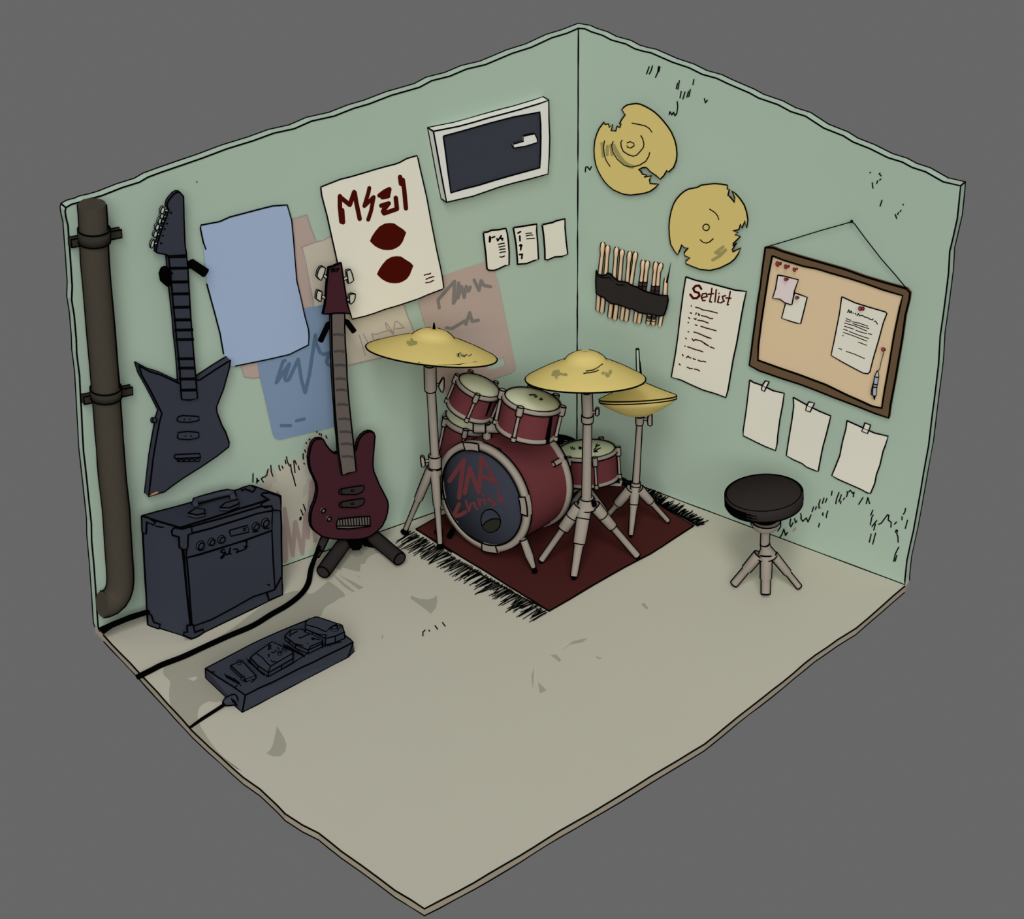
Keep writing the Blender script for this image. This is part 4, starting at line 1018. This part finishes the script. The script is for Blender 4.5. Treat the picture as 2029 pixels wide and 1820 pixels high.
def drum(name, label, c, n, U, W, r, ln, rods, base, group=None, stripe=None, marks=(), hw=.022, root=None, rodw=.006, claws=True, lower=True):
    if root is None: root = thing(name, label, 'drum', base, group)
    mb = MB(); mb.lathe(c, n, [(r * .955, -.004), (r * .955, -ln)], DRUM, u=U, seg=48, contour=True)
    if stripe:
        th, t0, t1, w0, w1 = stripe
        mb.tube([rim(c - n * ln * t0, U, W, r * .957, th), rim(c - n * ln * t1, U, W, r * .957, th - 4)], [w0, w1], INK, seg=8)
    mb.link('shell', root)
    mb = MB(); mb.lathe(c, n, [(0, -.002), (r * .93, -.002), (r * .96, -.012)], HEAD, u=U, seg=48)
    for q in marks: mb.stroke(q, 2.2, lambda x, y, o=0: hit(x, y, c + n * o, n), .0, INK)
    mb.link('drum_head', root)
    def hoop(z):
        mb = MB(); prof = [(r * .93, z - .0), (r, z), (r * 1.01, z - hw), (r * .955, z - hw)]
        mb.lathe(c, n, prof, METAL, u=U, seg=48, closed=True, inkat=(0, 2), ir=.003); mb.link('hoop', root)
    hoop(.004)
    if lower: hoop(-ln + hw)
    for th in rods:
        p0 = rim(c, U, W, r * 1.03, th); p1 = p0 - n * ln * 1.0
        mb = MB(); mb.tube([p0 - n * .01, p1 + n * .006], rodw, METAL, seg=8, ink=True, inkcaps=False, ir=.0026)
        mb.tube([p0 + n * .012, p0 - n * .04], rodw * 2.2, METAL, seg=8, ink=True, ir=.0028)
        mb.tube([p1 + n * .022, p1 - n * .004], rodw * 1.7, METAL, seg=8, ink=True, ir=.0026)
        mb.link('tension_rod', root)
    return root

# bass drum
n, U, W = disc_axes(955, 983.6, 71.8, .765, sgn=-1, nz=.07)
RB = .322
cB = fl(956, 985, .366)
LB = .40
root = thing('bass_drum', 'large red bass drum with a dark lettered front head on the rug', 'drum', V((cB.x, cB.y, .012)))
mb = MB(); mb.lathe(cB, n, [(RB * .955, -.01), (RB * .955, -LB)], DRUM, u=U, seg=64, contour=True); mb.link('shell', root)
BD = mat('bass_head', (49, 52, 61))
mb = MB(); mb.lathe(cB, n, [(0, -.004), (RB * .88, -.004), (RB * .9, -.02)], BD, u=U, seg=64)
def Hd(x, y, o=0.0): return hit(x, y, cB + n * (-.004 + o), n)
cl = lambda p: cr(740, 840, 5.056, p)
mb.strokes([cl(q) for q in ([(762, 568), (905, 360), (860, 720)],)], 9, Hd, .0012, LOGO)
mb.strokes([cl(q) for q in ([(860, 720), (858, 735)], [(915, 690), (965, 440), (1055, 680)], [(1055, 680), (1085, 335)], )], 9, Hd, .0016, LOGO)
mb.strokes([cl(q) for q in ([(1085, 340), (1160, 450), (1205, 540)], )], 5.5, Hd, .0020, LOGO)
mb.strokes([cl(q) for q in ([(1205, 540), (1240, 615)], )], 5, Hd, .0020, LOGO)
mb.strokes([cl(q) for q in ([(1092, 530), (1140, 535), (1195, 568)], )], 9, Hd, .0024, LOGO)
mb.strokes([cl(q) for q in ([(860, 800), (812, 900), (830, 920), (870, 910), (920, 880)],)], 8, Hd, .0012, LOGO)
mb.strokes([cl(q) for q in ([(925, 765), (958, 870)], [(958, 870), (975, 800), (1010, 785), (1020, 830), (1042, 850)], [(1050, 750), (1068, 815)], [(1062, 775), (1085, 755)], [(1110, 745), (1118, 805)], [(1098, 709), (1104, 710)], [(1180, 738), (1150, 760), (1210, 780), (1220, 800), (1195, 822)], [(1245, 680), (1290, 790)], [(1248, 760), (1295, 738)])], 4.6, Hd, .0016, LOGO)
fho = mb.link('front_head', root, label='dark drum head with red painted lettering')
mb = MB()
hp = cl([(1160, 853), (1120, 865), (1090, 900), (1078, 950), (1085, 1010), (1110, 1055), (1150, 1082), (1190, 1083), (1235, 1062), (1265, 1025), (1275, 970), (1262, 925), (1235, 885), (1195, 857)])
a = [Hd(x, y, .002) for x, y in hp]; mb.prism(a, [p - n * .001 for p in a], BD, r=.0028, back=False)
q2 = cl([(1090, 1022), (1125, 980), (1180, 950), (1240, 945), (1275, 965), (1265, 1025), (1235, 1062), (1190, 1080), (1150, 1080), (1110, 1055)])
mb.pad(q2, Hd, .0035, PORT); mb.ink([Hd(x, y, .004) for x, y in cl([(1090, 1022), (1125, 980), (1180, 950), (1240, 945), (1275, 965)])], .0026)
mb.link('sound_port', fho)
for z, w_ in ((.006, .035), (-LB + .035, .035)):
    mb = MB(); mb.lathe(cB, n, [(RB * .885, z), (RB, z), (RB * 1.012, z - w_), (RB * .955, z - w_)], METAL, u=U, seg=64, closed=True, inkat=(0, 2), ir=.0038); h_ = mb.link('hoop', root)
    if z > 0: fhoop = h_
for th in (-20, 68, 162, 248):
    mb = MB()
    ths = [th - 10, th - 5, th, th + 5, th + 10]
    o_ = [rim(cB + n * .012, U, W, RB * 1.02, t_) for t_ in ths] + [rim(cB + n * .012, U, W, RB * .875, t_) for t_ in ths[::-1]]
    mb.prism(o_, [p - n * .045 for p in o_], METAL, r=.0036, back=False); mb.link('hoop_clamp', fhoop)
for th in (20, 50, 80, 110, 140, 170):
    pass
for (x, y), zz in (((1103, 927), 0),):
    mb = MB(); p0 = rim(cB - n * (LB - .10), U, W, RB * .97, 92); mb.tube([p0, p0 - n * .09], .014, METAL, seg=8, ink=True, ir=.003); mb.link('lug', root)
def spur(top_, foot, rr, name='spur'):
    mb = MB(); mb.tube([top_, top_.lerp(foot, .5), foot], rr, METAL, seg=12, ink=True, ir=.003)
    mb.tube([top_.lerp(foot, .86), foot + V((0, 0, -.004))], [.012, .017], INK, seg=10); mb.link(name, root)
ft = fl(1060, 1132, .02)
spur(vp(1037, 1068, ft, -.03), ft, [.02, .022, .008])
ft = fl(890, 1062, .02)
spur(rim(cB - n * .05, U, W, RB * .96, 135), ft, [.012, .012, .009])
# tom holder on top of the bass drum
mid = cB - n * (LB * .5)
mb = MB()
vb = V((mid.x, mid.y, 0))
mb.tube([vp(964, 838, vb), vp(965, 868, vb)], .022, METAL, seg=14, ink=True)
mb.tube([vp(938, 845, vb, .02), vp(962, 845, vb, .02)], .033, METAL, seg=16, ink=True)
mb.tube([vp(962, 846, vb), vp(990, 847, vb)], .03, METAL, seg=16, ink=True)
mb.link('tom_holder', root)

nB, UB, WB, cBB = n, U, W, cB
# toms
n, U, W = disc_axes(949, 764, 23, .44)
drum('rack_tom', 'smaller red tom drum, the left one mounted over the bass drum', vp(949.5, 764, vb, -.03), n, U, W, .129, .165, (2, 84, 176, 235, 305), vp(927, 825, vb), 'toms mounted over the bass drum', hw=.024, stripe=(40, .12, .72, .010, .005))
n, U, W = disc_axes(1055, 792, 12.8, .403)
drum('rack_tom', 'wider red tom drum, the right one mounted over the bass drum', vp(1055, 792, vb, .12), n, U, W, .166, .19, (8, 108, 186, 262, 315), vp(1036, 860, vb), 'toms mounted over the bass drum', hw=.024, rodw=.008, stripe=(42, .15, .97, .010, .017), marks=([(1049, 782), (1056, 781.5), (1062, 782)], [(1059, 786), (1064, 785)], [(1069, 790), (1075, 791)], [(1071, 792), (1073, 788)]))
# snare and stand
vs = fl(1160, 1008)
n, U, W = disc_axes(1163, 890, -3.4, .34)
cS = vp(1163, 890, vs)
rs_ = drum('snare_drum', 'red snare drum on a low stand at the right of the kit', cS, n, U, W, .172, .175, (8, 78, 128, 172, 230, 300), vs, hw=.02, marks=([(1131, 885), (1132, 889)], [(1134.5, 885), (1135.5, 890)], [(1138, 887), (1139, 890)], [(1147, 885), (1152, 886), (1147, 888), (1152, 889)], [(1184, 879), (1181, 882)], [(1188, 881), (1180, 885)], [(1190, 887), (1177, 893)], [(1184, 890), (1177, 895), (1184, 894)], [(1181, 887), (1177, 890)]))
mb = MB()
mb.poly
for q in ([(1172, 963), (1205, 956)],):
    pass
st = thing('snare_stand', 'grey tripod stand carrying the red snare drum', 'stand', vs)
bc = cS - n * .19
m2 = MB(); m2.tube([bc - n * .005, V((vs.x, vs.y, .10))], .014, METAL, seg=10, ink=True); m2.link('pole', st)
for th in (20, 130, 250):
    m2 = MB(); e = rim(bc, U, W, .192, th); m2.tube([bc - n * .012, e - n * .012, e + n * .02], .011, METAL, seg=8, ink=True, ir=.0028); m2.link('basket_arm', st)
m2 = MB(); m2.tube([vp(1198, 957, vs, .1), vp(1206, 950, vs, .1)], .02, INK, seg=10); m2.link('wing_nut', st)
for q, z in (((1117, 1018), .012), ((1205, 1020), .012), ((1165, 985), .012)):
    m2 = MB(); fz = fl(*q, .024); j = V((vs.x, vs.y, .16)); m2.tube([j, j.lerp(fz, .55), fz], [.014, .014, .010], METAL, seg=10, ink=True, ir=.003); m2.link('leg', st)
# floor tom behind
vt = fl(944, 1012)
n, U, W = disc_axes(935, 828, 12, .50)
cT = vp(934, 828, vt)
root = drum('floor_tom', 'red floor tom standing behind the bass drum, mostly hidden', cT, n, U, W, .158, .34, (95, 150), V((vt.x, vt.y, 0)), hw=.03)
mbx = [ob for ob in root.children if ob.name.startswith('drum_head')][0]
for th in (60, 180, 300):
    m2 = MB(); a_ = rim(cT - n * .30, U, W, .165, th); m2.tube([a_ + n * .1, a_, V((a_.x, a_.y, .014))], .009, METAL, seg=8, ink=True); m2.link('leg', root)
# black disc on a small tripod, put in the gap behind the snare
vd = fl(1128, 962)
root = thing('black_disc', 'black round disc glimpsed between the right tom and the snare drum', 'stool', vd)
n, U, W = disc_axes(1120, 873, 12, .32)
m2 = MB(); m2.lathe(vp(1116, 870, vd), n, [(0, 0), (.085, 0), (.09, -.01), (.09, -.05), (0, -.05)], INK, u=U, seg=32); m2.link('seat', root)  # the black disc itself
m2 = MB(); m2.tube([vp(1116, 880, vd), V((vd.x, vd.y, .12))], .014, METAL, seg=10); m2.link('pole', root)
for th in (0, 120, 240):
    m2 = MB(); e = V((vd.x + .09 * math.cos(math.radians(th + 20)), vd.y + .09 * math.sin(math.radians(th + 20)), .02)); m2.tube([V((vd.x, vd.y, .15)), e], .010, METAL, seg=8); m2.link('leg', root)

# ================================================================== CYMBALS AND STANDS
def cymbal(name, label, c, n, U, W, r, prof, marks=None, group=None, rings=(0,), extra=None, cont=True):
    mb = MB()
    top_ = [(r * a_, h_) for a_, h_ in prof]
    under = [(a_ * .995, h_ - .005) for a_, h_ in top_[::-1]]
    mb.lathe(c, n, top_ + under, BRASS, u=U, seg=56, inkat=rings, ir=.0028 if 'hi_hat' in name else None)
    # ridge line of the bell and bow as seen from the open side
    if cont: CONT.append((mb, c, n, top_))
    if cont:
        ridge(mb, c, n, top_)
    if marks: marks(mb)
    return tag(mb.link(name), label, 'cymbal', group)
CONT = []
def ridge(mb, c, n, prof):
    """ink line along the outline of a surface of revolution towards the open corner"""
    k = OPEN; ax = n
    kp = k - ax * k.dot(ax); kl = kp.length; kp = kp.normalized(); side = ax.cross(kp)
    sgn_pts = {1: [], -1: []}
    m = len(prof); dense = []
    for (r0, h0), (r1, h1) in zip(prof, prof[1:]):
        for j in range(4):
            t = j / 4; dense.append((r0 + (r1 - r0) * t, h0 + (h1 - h0) * t, r1 - r0, h1 - h0))
    for r_, h_, dr, dh in dense:
        # normal at angle a: (cos a * dh , -dr) ; outline where n.k = 0
        if abs(dh) < 1e-6: continue
        ca_ = (dr * k.dot(ax)) / (dh * kl)
        if dh < 0: ca_ = (dr * k.dot(ax)) / (dh * kl)
        if abs(ca_) > 1: continue
        sa = math.sqrt(1 - ca_ * ca_)
        for s in (1, -1):
            sgn_pts[s].append(c + ax * h_ + (kp * ca_ + side * sa * s) * r_)
    for s in (1, -1):
        if len(sgn_pts[s]) > 1: mb.ink(sgn_pts[s], .0038)
def smudge(mb, fnn, qs, w):
    mb.strokes(qs, w, fnn, .0, SMUDGE)

def stand_tube(root, name, pts, rpx, ink=True, extra=None, mt=METAL):
    mb = MB(); px_tube(mb, pts, rpx, mt, ink=ink, ir=.003)
    if extra: extra(mb)
    return mb.link(name, root)
def plate(root, base, q, name='wing_bolt', stem=None, off=.0):
    mb = MB(); a = [vp(x, y, base, off + .008) for x, y in q]; mb.prism(a, [p + HF * .016 for p in a], METAL, r=.003)
    if stem: mb.tube([vp(*stem[0], base, off), vp(*stem[1], base, off)], .006, METAL, seg=8, ink=True, ir=.0026, inkcaps=False)
    mb.link(name, root)

# left crash
v1 = fl(870, 1085)
n1, U1, W1 = disc_axes(855, 699, 6, .22)
c1_ = vp(855, 699, v1, .07)
def mk(mb):
    nn = (n1 + OPEN * .0).normalized()
    def cone(x, y, o=0.0):
        # point of the bow nearest the open side along the sight line
        d = ray(x, y); best = None
        for i in range(60):
            s_ = ((c1_ - CAM).dot(n1) + .14 - i * .0026 - 0) / d.dot(n1)
            p = CAM + d * s_; h_ = (p - c1_).dot(n1); r_ = (p - c1_ - n1 * h_).length
            hh = prof_h(r_ / .355, P1)
            if h_ <= hh + .002: return p + OPEN * .004
        return p
    for q in ([(815, 673), (818, 680)], [(809, 678), (824, 679)], [(812, 682), (820, 679)]): mb.stroke(q, 7, cone, 0, SMUDGE)
    mb.strokes([[(907, 702), (911, 710)], [(912, 700), (917, 704)], [(908, 707), (918, 704)]], 6, cone, 0, SMUDGE)
    mb.ink([cone(x, y) for x, y in [(909, 700), (908, 706)]], .0028); mb.ink([cone(x, y) for x, y in [(914, 704), (920, 706), (924, 702), (929, 706), (934, 702)]], .0022)
    mb.ink([cone(x, y) for x, y in [(828, 718), (850, 722), (880, 723.5), (910, 722), (944, 717)]], .0026)
def prof_h(t, P):
    P = sorted(P)
    if t <= P[0][0]: return P[0][1]
    for (a_, b_), (c_, d_) in zip(P, P[1:]):
        if t <= c_: return b_ + (d_ - b_) * (t - a_) / (c_ - a_)
    return -.01
P1 = [(1, 0), (.97, .006), (.7, .045), (.45, .075), (.33, .085), (.28, .103), (.2, .122), (.1, .131), (0, .133)]
cymbal('crash_cymbal', 'wide brass cymbal tilted on the left stand, its post tip showing on top', c1_, n1, U1, W1, .355, P1, marks=mk)
root = thing('cymbal_stand', 'grey tripod cymbal stand left of the bass drum', 'stand', V((v1.x, v1.y, 0)))
stand_tube(root, 'upper_sleeve', [vp(852, 722, v1, .05), vp(853, 772, v1, .03)], 10.5)
stand_tube(root, 'centre_rod', [vp(852, 722, v1, .05), c1_ + n1 * .124], 1.2, ink=False)
stand_tube(root, 'middle_tube', [vp(854, 772, v1, .03), vp(862, 903, v1)], 7.5)
stand_tube(root, 'collar', [vp(861.5, 902, v1), vp(862, 924, v1)], 11.5)
mb = MB(); mb.tube([c1_ + n1 * .134, c1_ + n1 * .134 + V((0, 0, .035))], [.009, .004], INK, seg=8); mb.link('post_tip', root)
plate(root, v1, [(871, 760), (876, 751), (879, 750), (880, 753), (880, 769), (877, 777), (874, 776), (869, 766)], stem=((863, 762), (872, 762)))
plate(root, v1, [(833, 906), (836, 904), (840, 906), (842, 914), (843, 922), (840, 925), (836, 925), (834, 916)], stem=((851, 912), (841, 914)))
for q, rr in (([(861, 924), (866, 1000), (872, 1072)], [9, 7, 4.5]), ([(855, 926), (832, 985), (804, 1048)], [8.5, 7.5, 4]), ([(866, 926), (868, 985), (869, 1048)], [8, 7, 4])):
    ft = fl(*q[-1], .045)
    if q[0][0] == 861: ft = fl(q[-1][0], q[-1][1] + 4, .05)
    a_ = vp(*q[0], v1); md = a_.lerp(ft, .5); md2 = a_.lerp(ft, .53)
    mb = MB(); px_tube(mb, [a_, md, md2, ft], [rr[0], rr[1], rr[2] + 1, rr[2]], METAL, ir=.003); lgo = mb.link('leg', root)
    g_ = (ft - md).normalized(); e_ = V((ft.x, ft.y, .022)) + V((g_.x, g_.y, 0)) * .02
    mb = MB(); mb.tube([ft, e_], [.015, .026], INK, seg=12); mb.link('rubber_foot', lgo)

# right crash
v2 = fl(1158, 1108)
n2, U2, W2 = disc_axes(1160, 751, 0, .25)
c2_ = vp(1160, 751, v2)
P2 = [(1, 0), (.97, .008), (.7, .055), (.45, .092), (.35, .103), (.3, .125), (.2, .145), (.1, .155), (0, .157)]
def cone_fn(cc, nn, R0, P, top):
    def fn(x, y, o=0.0):
        d = ray(x, y)
        for i in range(90):
            s_ = ((cc - CAM).dot(nn) + top - i * top / 80) / d.dot(nn)
            p = CAM + d * s_; h_ = (p - cc).dot(nn); r_ = (p - cc - nn * h_).length
            if h_ <= prof_h(r_ / R0, P) + .001: return p + OPEN * .004
        return p
    return fn
def mk(mb):
    cn = cone_fn(c2_, n2, .325, P2, .17)
    mb.strokes([[(1098, 737), (1106, 735)], [(1100, 737), (1122, 741)], [(1097, 741), (1103, 748)], [(1095, 741), (1110, 741)], [(1195, 739), (1209, 735)], [(1203, 743), (1209, 737)], [(1200, 740), (1205, 744)]], 7, cn, 0, SMUDGE)
    mb.ink([cn(x, y) for x, y in [(1161, 735), (1175, 733), (1185, 728), (1194, 721)]], .0028); mb.ink([cn(x, y) for x, y in [(1156, 739.5), (1170, 738), (1180, 736), (1186, 733)]], .0028)
cymbal('crash_cymbal', 'large brass cymbal with a tall bell on the front right stand', c2_, n2, U2, W2, .325, P2, marks=mk)
root = thing('cymbal_stand', 'grey tripod cymbal stand standing in front on the rug, right of the bass drum', 'stand', V((v2.x, v2.y, 0)))
stand_tube(root, 'upper_sleeve', [vp(1163, 776, v2), vp(1164.5, 823, v2)], 9.5)
stand_tube(root, 'centre_rod', [vp(1163, 776, v2), c2_ + n2 * .148], 1.2, ink=False)
stand_tube(root, 'collar', [vp(1164, 822, v2), vp(1164, 835, v2)], 10.5)
stand_tube(root, 'middle_tube', [vp(1164, 835, v2), vp(1162, 990, v2)], [7.5, 9])
plate(root, v2, [(1180, 812), (1183, 809), (1187, 811), (1187, 820), (1184, 824), (1180, 823)], stem=((1172, 817), (1181, 816)))
mb = MB(); px_tube(mb, [vp(1163, 986, v2), vp(1163, 1004, v2)], [13, 19], METAL, ir=.003); mb.tube([vp(1176, 993, v2, .05), vp(1178, 1002, v2, .05)], .014, INK, seg=8); mb.link('tripod_hub', root)
for q, rr, k_ in (([(1148, 1002), (1072, 1110)], [12, 11, 6, 5.5], .42), ([(1160, 998), (1137, 1142)], [13, 11, 8, 6], .55), ([(1178, 1002), (1263, 1101)], [11, 9, 6, 6], .42)):
    ft = fl(*q[-1], .03); a_ = vp(*q[0], v2)
    mb = MB(); px_tube(mb, [a_, a_.lerp(ft, k_), a_.lerp(ft, k_ + .03), ft], rr, METAL, ir=.003)
    mb.ring(a_.lerp(ft, k_), ft - a_, rr[1] * PM, .003); mb.ring(a_.lerp(ft, .2), ft - a_, (rr[0] * .55 + rr[1] * .45) * PM, .003); lgo = mb.link('leg', root)
    mb = MB(); mb.tube([ft, V((ft.x, ft.y, .016))], [rr[3] * PM * .9, rr[3] * PM * .8], INK, seg=10); mb.link('rubber_foot', lgo)

# hi-hat
v3 = fl(1250, 1045)
n3, U3, W3 = disc_axes(1264, 790, -3, .11)
c3_ = vp(1264, 790, v3)
PH = [(1, 0), (.7, .028), (.4, .058), (.2, .08), (.1, .083), (0, .083)]
cymbal('hi_hat_cymbal', 'upper cymbal of the brass hi-hat pair at the right of the kit', c3_ + n3 * .007, n3, U3, W3, .216, PH, group='hi-hat pair')
PL = [(.998, .009), (1, 0), (.8, -.028), (.5, -.062), (.25, -.082), (0, -.085)]
cymbal('hi_hat_cymbal', 'lower bowl-shaped cymbal of the brass hi-hat pair, facing down', c3_ - n3 * .008, n3, U3, W3, .214, PL, group='hi-hat pair', rings=(1,))
root = thing('hi_hat_stand', 'grey tripod hi-hat stand near the right wall with a rod above the cymbals', 'stand', V((v3.x, v3.y, 0)))
stand_tube(root, 'pull_rod', [vp(1265.5, 758, v3), vp(1263, 691, v3)], [2.6, 2.2], mt=PEG)
mb = MB(); px_tube(mb, [vp(1265, 763, v3), vp(1266, 752, v3)], [9, 7], PEG, ir=.0028); px_tube(mb, [vp(1272, 751, v3), vp(1268, 716, v3)], 1.2, INK, ink=False); mb.link('clutch', root)
mb = MB(); px_tube(mb, [vp(1268, 819, v3), vp(1268, 824, v3)], [10, 8], METAL, ir=.003); px_tube(mb, [vp(1268, 822, v3), vp(1267, 840, v3)], [8, 6.5], METAL, ir=.003); mb.link('upper_sleeve', root)
stand_tube(root, 'middle_tube', [vp(1267, 840, v3), vp(1260, 957, v3)], [4.8, 6.2])
plate(root, v3, [(1284, 825), (1287, 821), (1291, 821), (1292, 823), (1292, 842), (1289, 844), (1284, 842), (1283, 834)], stem=((1276, 830), (1285, 830)))
mb = MB(); px_tube(mb, [vp(1260, 954, v3), vp(1259, 966, v3)], [8, 9], METAL, ir=.003); mb.link('tripod_hub', root)
for q, rr, k_ in (([(1259, 964), (1250, 1060)], [9, 8, 6.5, 4], .38), ([(1250, 968), (1196, 1030)], [10, 9, 5, 4.5], .5), ([(1266, 968), (1324, 1032)], [9, 7.5, 4.5, 4], .42)):
    ft = fl(*q[-1], .028); a_ = vp(*q[0], v3)
    mb = MB(); px_tube(mb, [a_, a_.lerp(ft, k_), a_.lerp(ft, k_ + .05), ft], rr, METAL, ir=.003)
    mb.ring(a_.lerp(ft, k_ * .95), ft - a_, rr[1] * PM, .003); lgo = mb.link('leg', root)
    mb = MB(); mb.tube([ft, V((ft.x, ft.y, .016))], .009, INK, seg=8); mb.link('rubber_foot', lgo)

# ================================================================== STOOL
v4 = fl(1518, 1160)
root = thing('round_stool', 'round stool with a thick black seat and grey tripod legs near the right wall', 'stool', V((v4.x, v4.y, 0)))
n4, U4, W4 = disc_axes(1513.5, 976, -2.3, .476)
c4_ = vp(1513.5, 976, v4)
mb = MB(); mb.lathe(c4_, n4, [(0, 0), (.203, 0), (.211, -.01), (.211, -.06), (.195, -.075), (0, -.075)], SOFT, u=U4, seg=56, inkat=(1,), ir=.0022)
mb.ring(c4_ - n4 * .066, n4, .207, .0045, seg=56)
q = n4.cross(OPEN).normalized()
for s in (1, -1): mb.ink([c4_ + q * .211 * s, c4_ + q * .211 * s - n4 * .066], .0042)
# ring of the upper rim on the far side is the outline
mb.ink([rim(c4_ - n4 * .002, U4, W4, .211, t_) for t_ in range(182, 360, 8)], .004)
for i in range(9):
    z = -.016 - i * .0055; mb.ink([rim(c4_ + n4 * z, U4, W4, .2125, t_) for t_ in range(178, 118 - (i * 7) % 20, -8)], .0022)
mb.link('seat', root)
mb = MB(); ax = V((0, 0, 1))
p0 = vp(1517, 1033, v4); p1 = vp(1517, 1047, v4)
mb.tube([vp(1517, 1031, v4), vp(1517, 1036, v4), vp(1517, 1044, v4), vp(1517, 1049, v4)], [.078, .078, .066, .03], METAL, seg=20, ink=True, inkcaps=False)
mb.ring(vp(1517, 1031, v4), V((0, 0, 1)), .079, .003); mb.ring(vp(1517, 1049, v4), V((0, 0, 1)), .031, .003)
mb.tube([vp(1517, 1016, v4), vp(1517, 1027, v4)], .07, INK, seg=20); mb.link('seat_bracket', root)
stand_tube(root, 'pole', [vp(1517, 1044, v4), vp(1515.5, 1078, v4)], 8)
mb = MB(); px_tube(mb, [vp(1515.5, 1077, v4), vp(1517, 1084, v4), vp(1520, 1101, v4)], [8.5, 9, 19], METAL, seg=18, ir=.003); mb.link('tripod_hub', root)
for q, rr, k_ in (([(1518, 1096), (1517, 1176)], [10.5, 10, 8.2, 8], .6), ([(1504, 1098), (1454, 1157)], [10, 9, 7, 7], .5), ([(1532, 1099), (1584, 1163)], [8, 7, 5, 5], .55)):
    ft = fl(*q[-1], .018); a_ = vp(*q[0], v4)
    if q[0][0] == 1518: a_ = a_ - HF * .02
    mb = MB(); px_tube(mb, [a_, a_.lerp(ft, k_), a_.lerp(ft, k_ + .03), ft], rr, METAL, seg=16, ir=.0036); mb.link('leg', root)
ft = fl(1452, 1164, .001)
# ================================================================== CAMERA, LIGHT
cam = bpy.data.cameras.new('camera')
co = bpy.data.objects.new('camera', cam); COL.objects.link(co)
cam.sensor_fit = 'HORIZONTAL'; cam.sensor_width = 36
cam.lens = FPX * 36 / 2029
cam.clip_end = 100
from mathutils import Matrix
M = Matrix((RT, UP, -FW)).transposed().to_4x4(); M.translation = CAM
co.matrix_world = M
scene.camera = co

def sun(name, d, e, ang):
    l = bpy.data.lights.new(name, 'SUN'); l.energy = e; l.angle = math.radians(ang)
    o = bpy.data.objects.new(name, l); COL.objects.link(o)
    o.rotation_euler = V(d).to_track_quat('Z', 'Y').to_euler(); return o
HB = (NL + NR).normalized()
sun('key_sun', (HB * .6 + V((-.12, 0, 1.0))).normalized(), KEY, 12)
sun('soft_fill_sun', OPEN, FILL, 40)
w = bpy.data.worlds.new('world'); scene.world = w; w.use_nodes = True
bg = w.node_tree.nodes['Background']; bg.inputs['Strength'].default_value = 1
nt = w.node_tree
tc = nt.nodes.new('ShaderNodeTexCoord'); sx = nt.nodes.new('ShaderNodeSeparateXYZ'); cr_ = nt.nodes.new('ShaderNodeValToRGB')
nt.links.new(tc.outputs['Generated'], sx.inputs[0]); nt.links.new(sx.outputs['Z'], cr_.inputs['Fac']); nt.links.new(cr_.outputs['Color'], bg.inputs['Color'])
g_ = lin(103)
cr_.color_ramp.elements[0].position = .02; cr_.color_ramp.elements[0].color = (g_, g_, g_, 1)
cr_.color_ramp.elements[1].position = .45; cr_.color_ramp.elements[1].color = (SKY, SKY, SKY, 1)
scene.view_settings.view_transform = 'Standard'; scene.view_settings.look = 'None'
scene.view_settings.exposure = 0; scene.view_settings.gamma = 1; scene.view_settings.use_curve_mapping = False
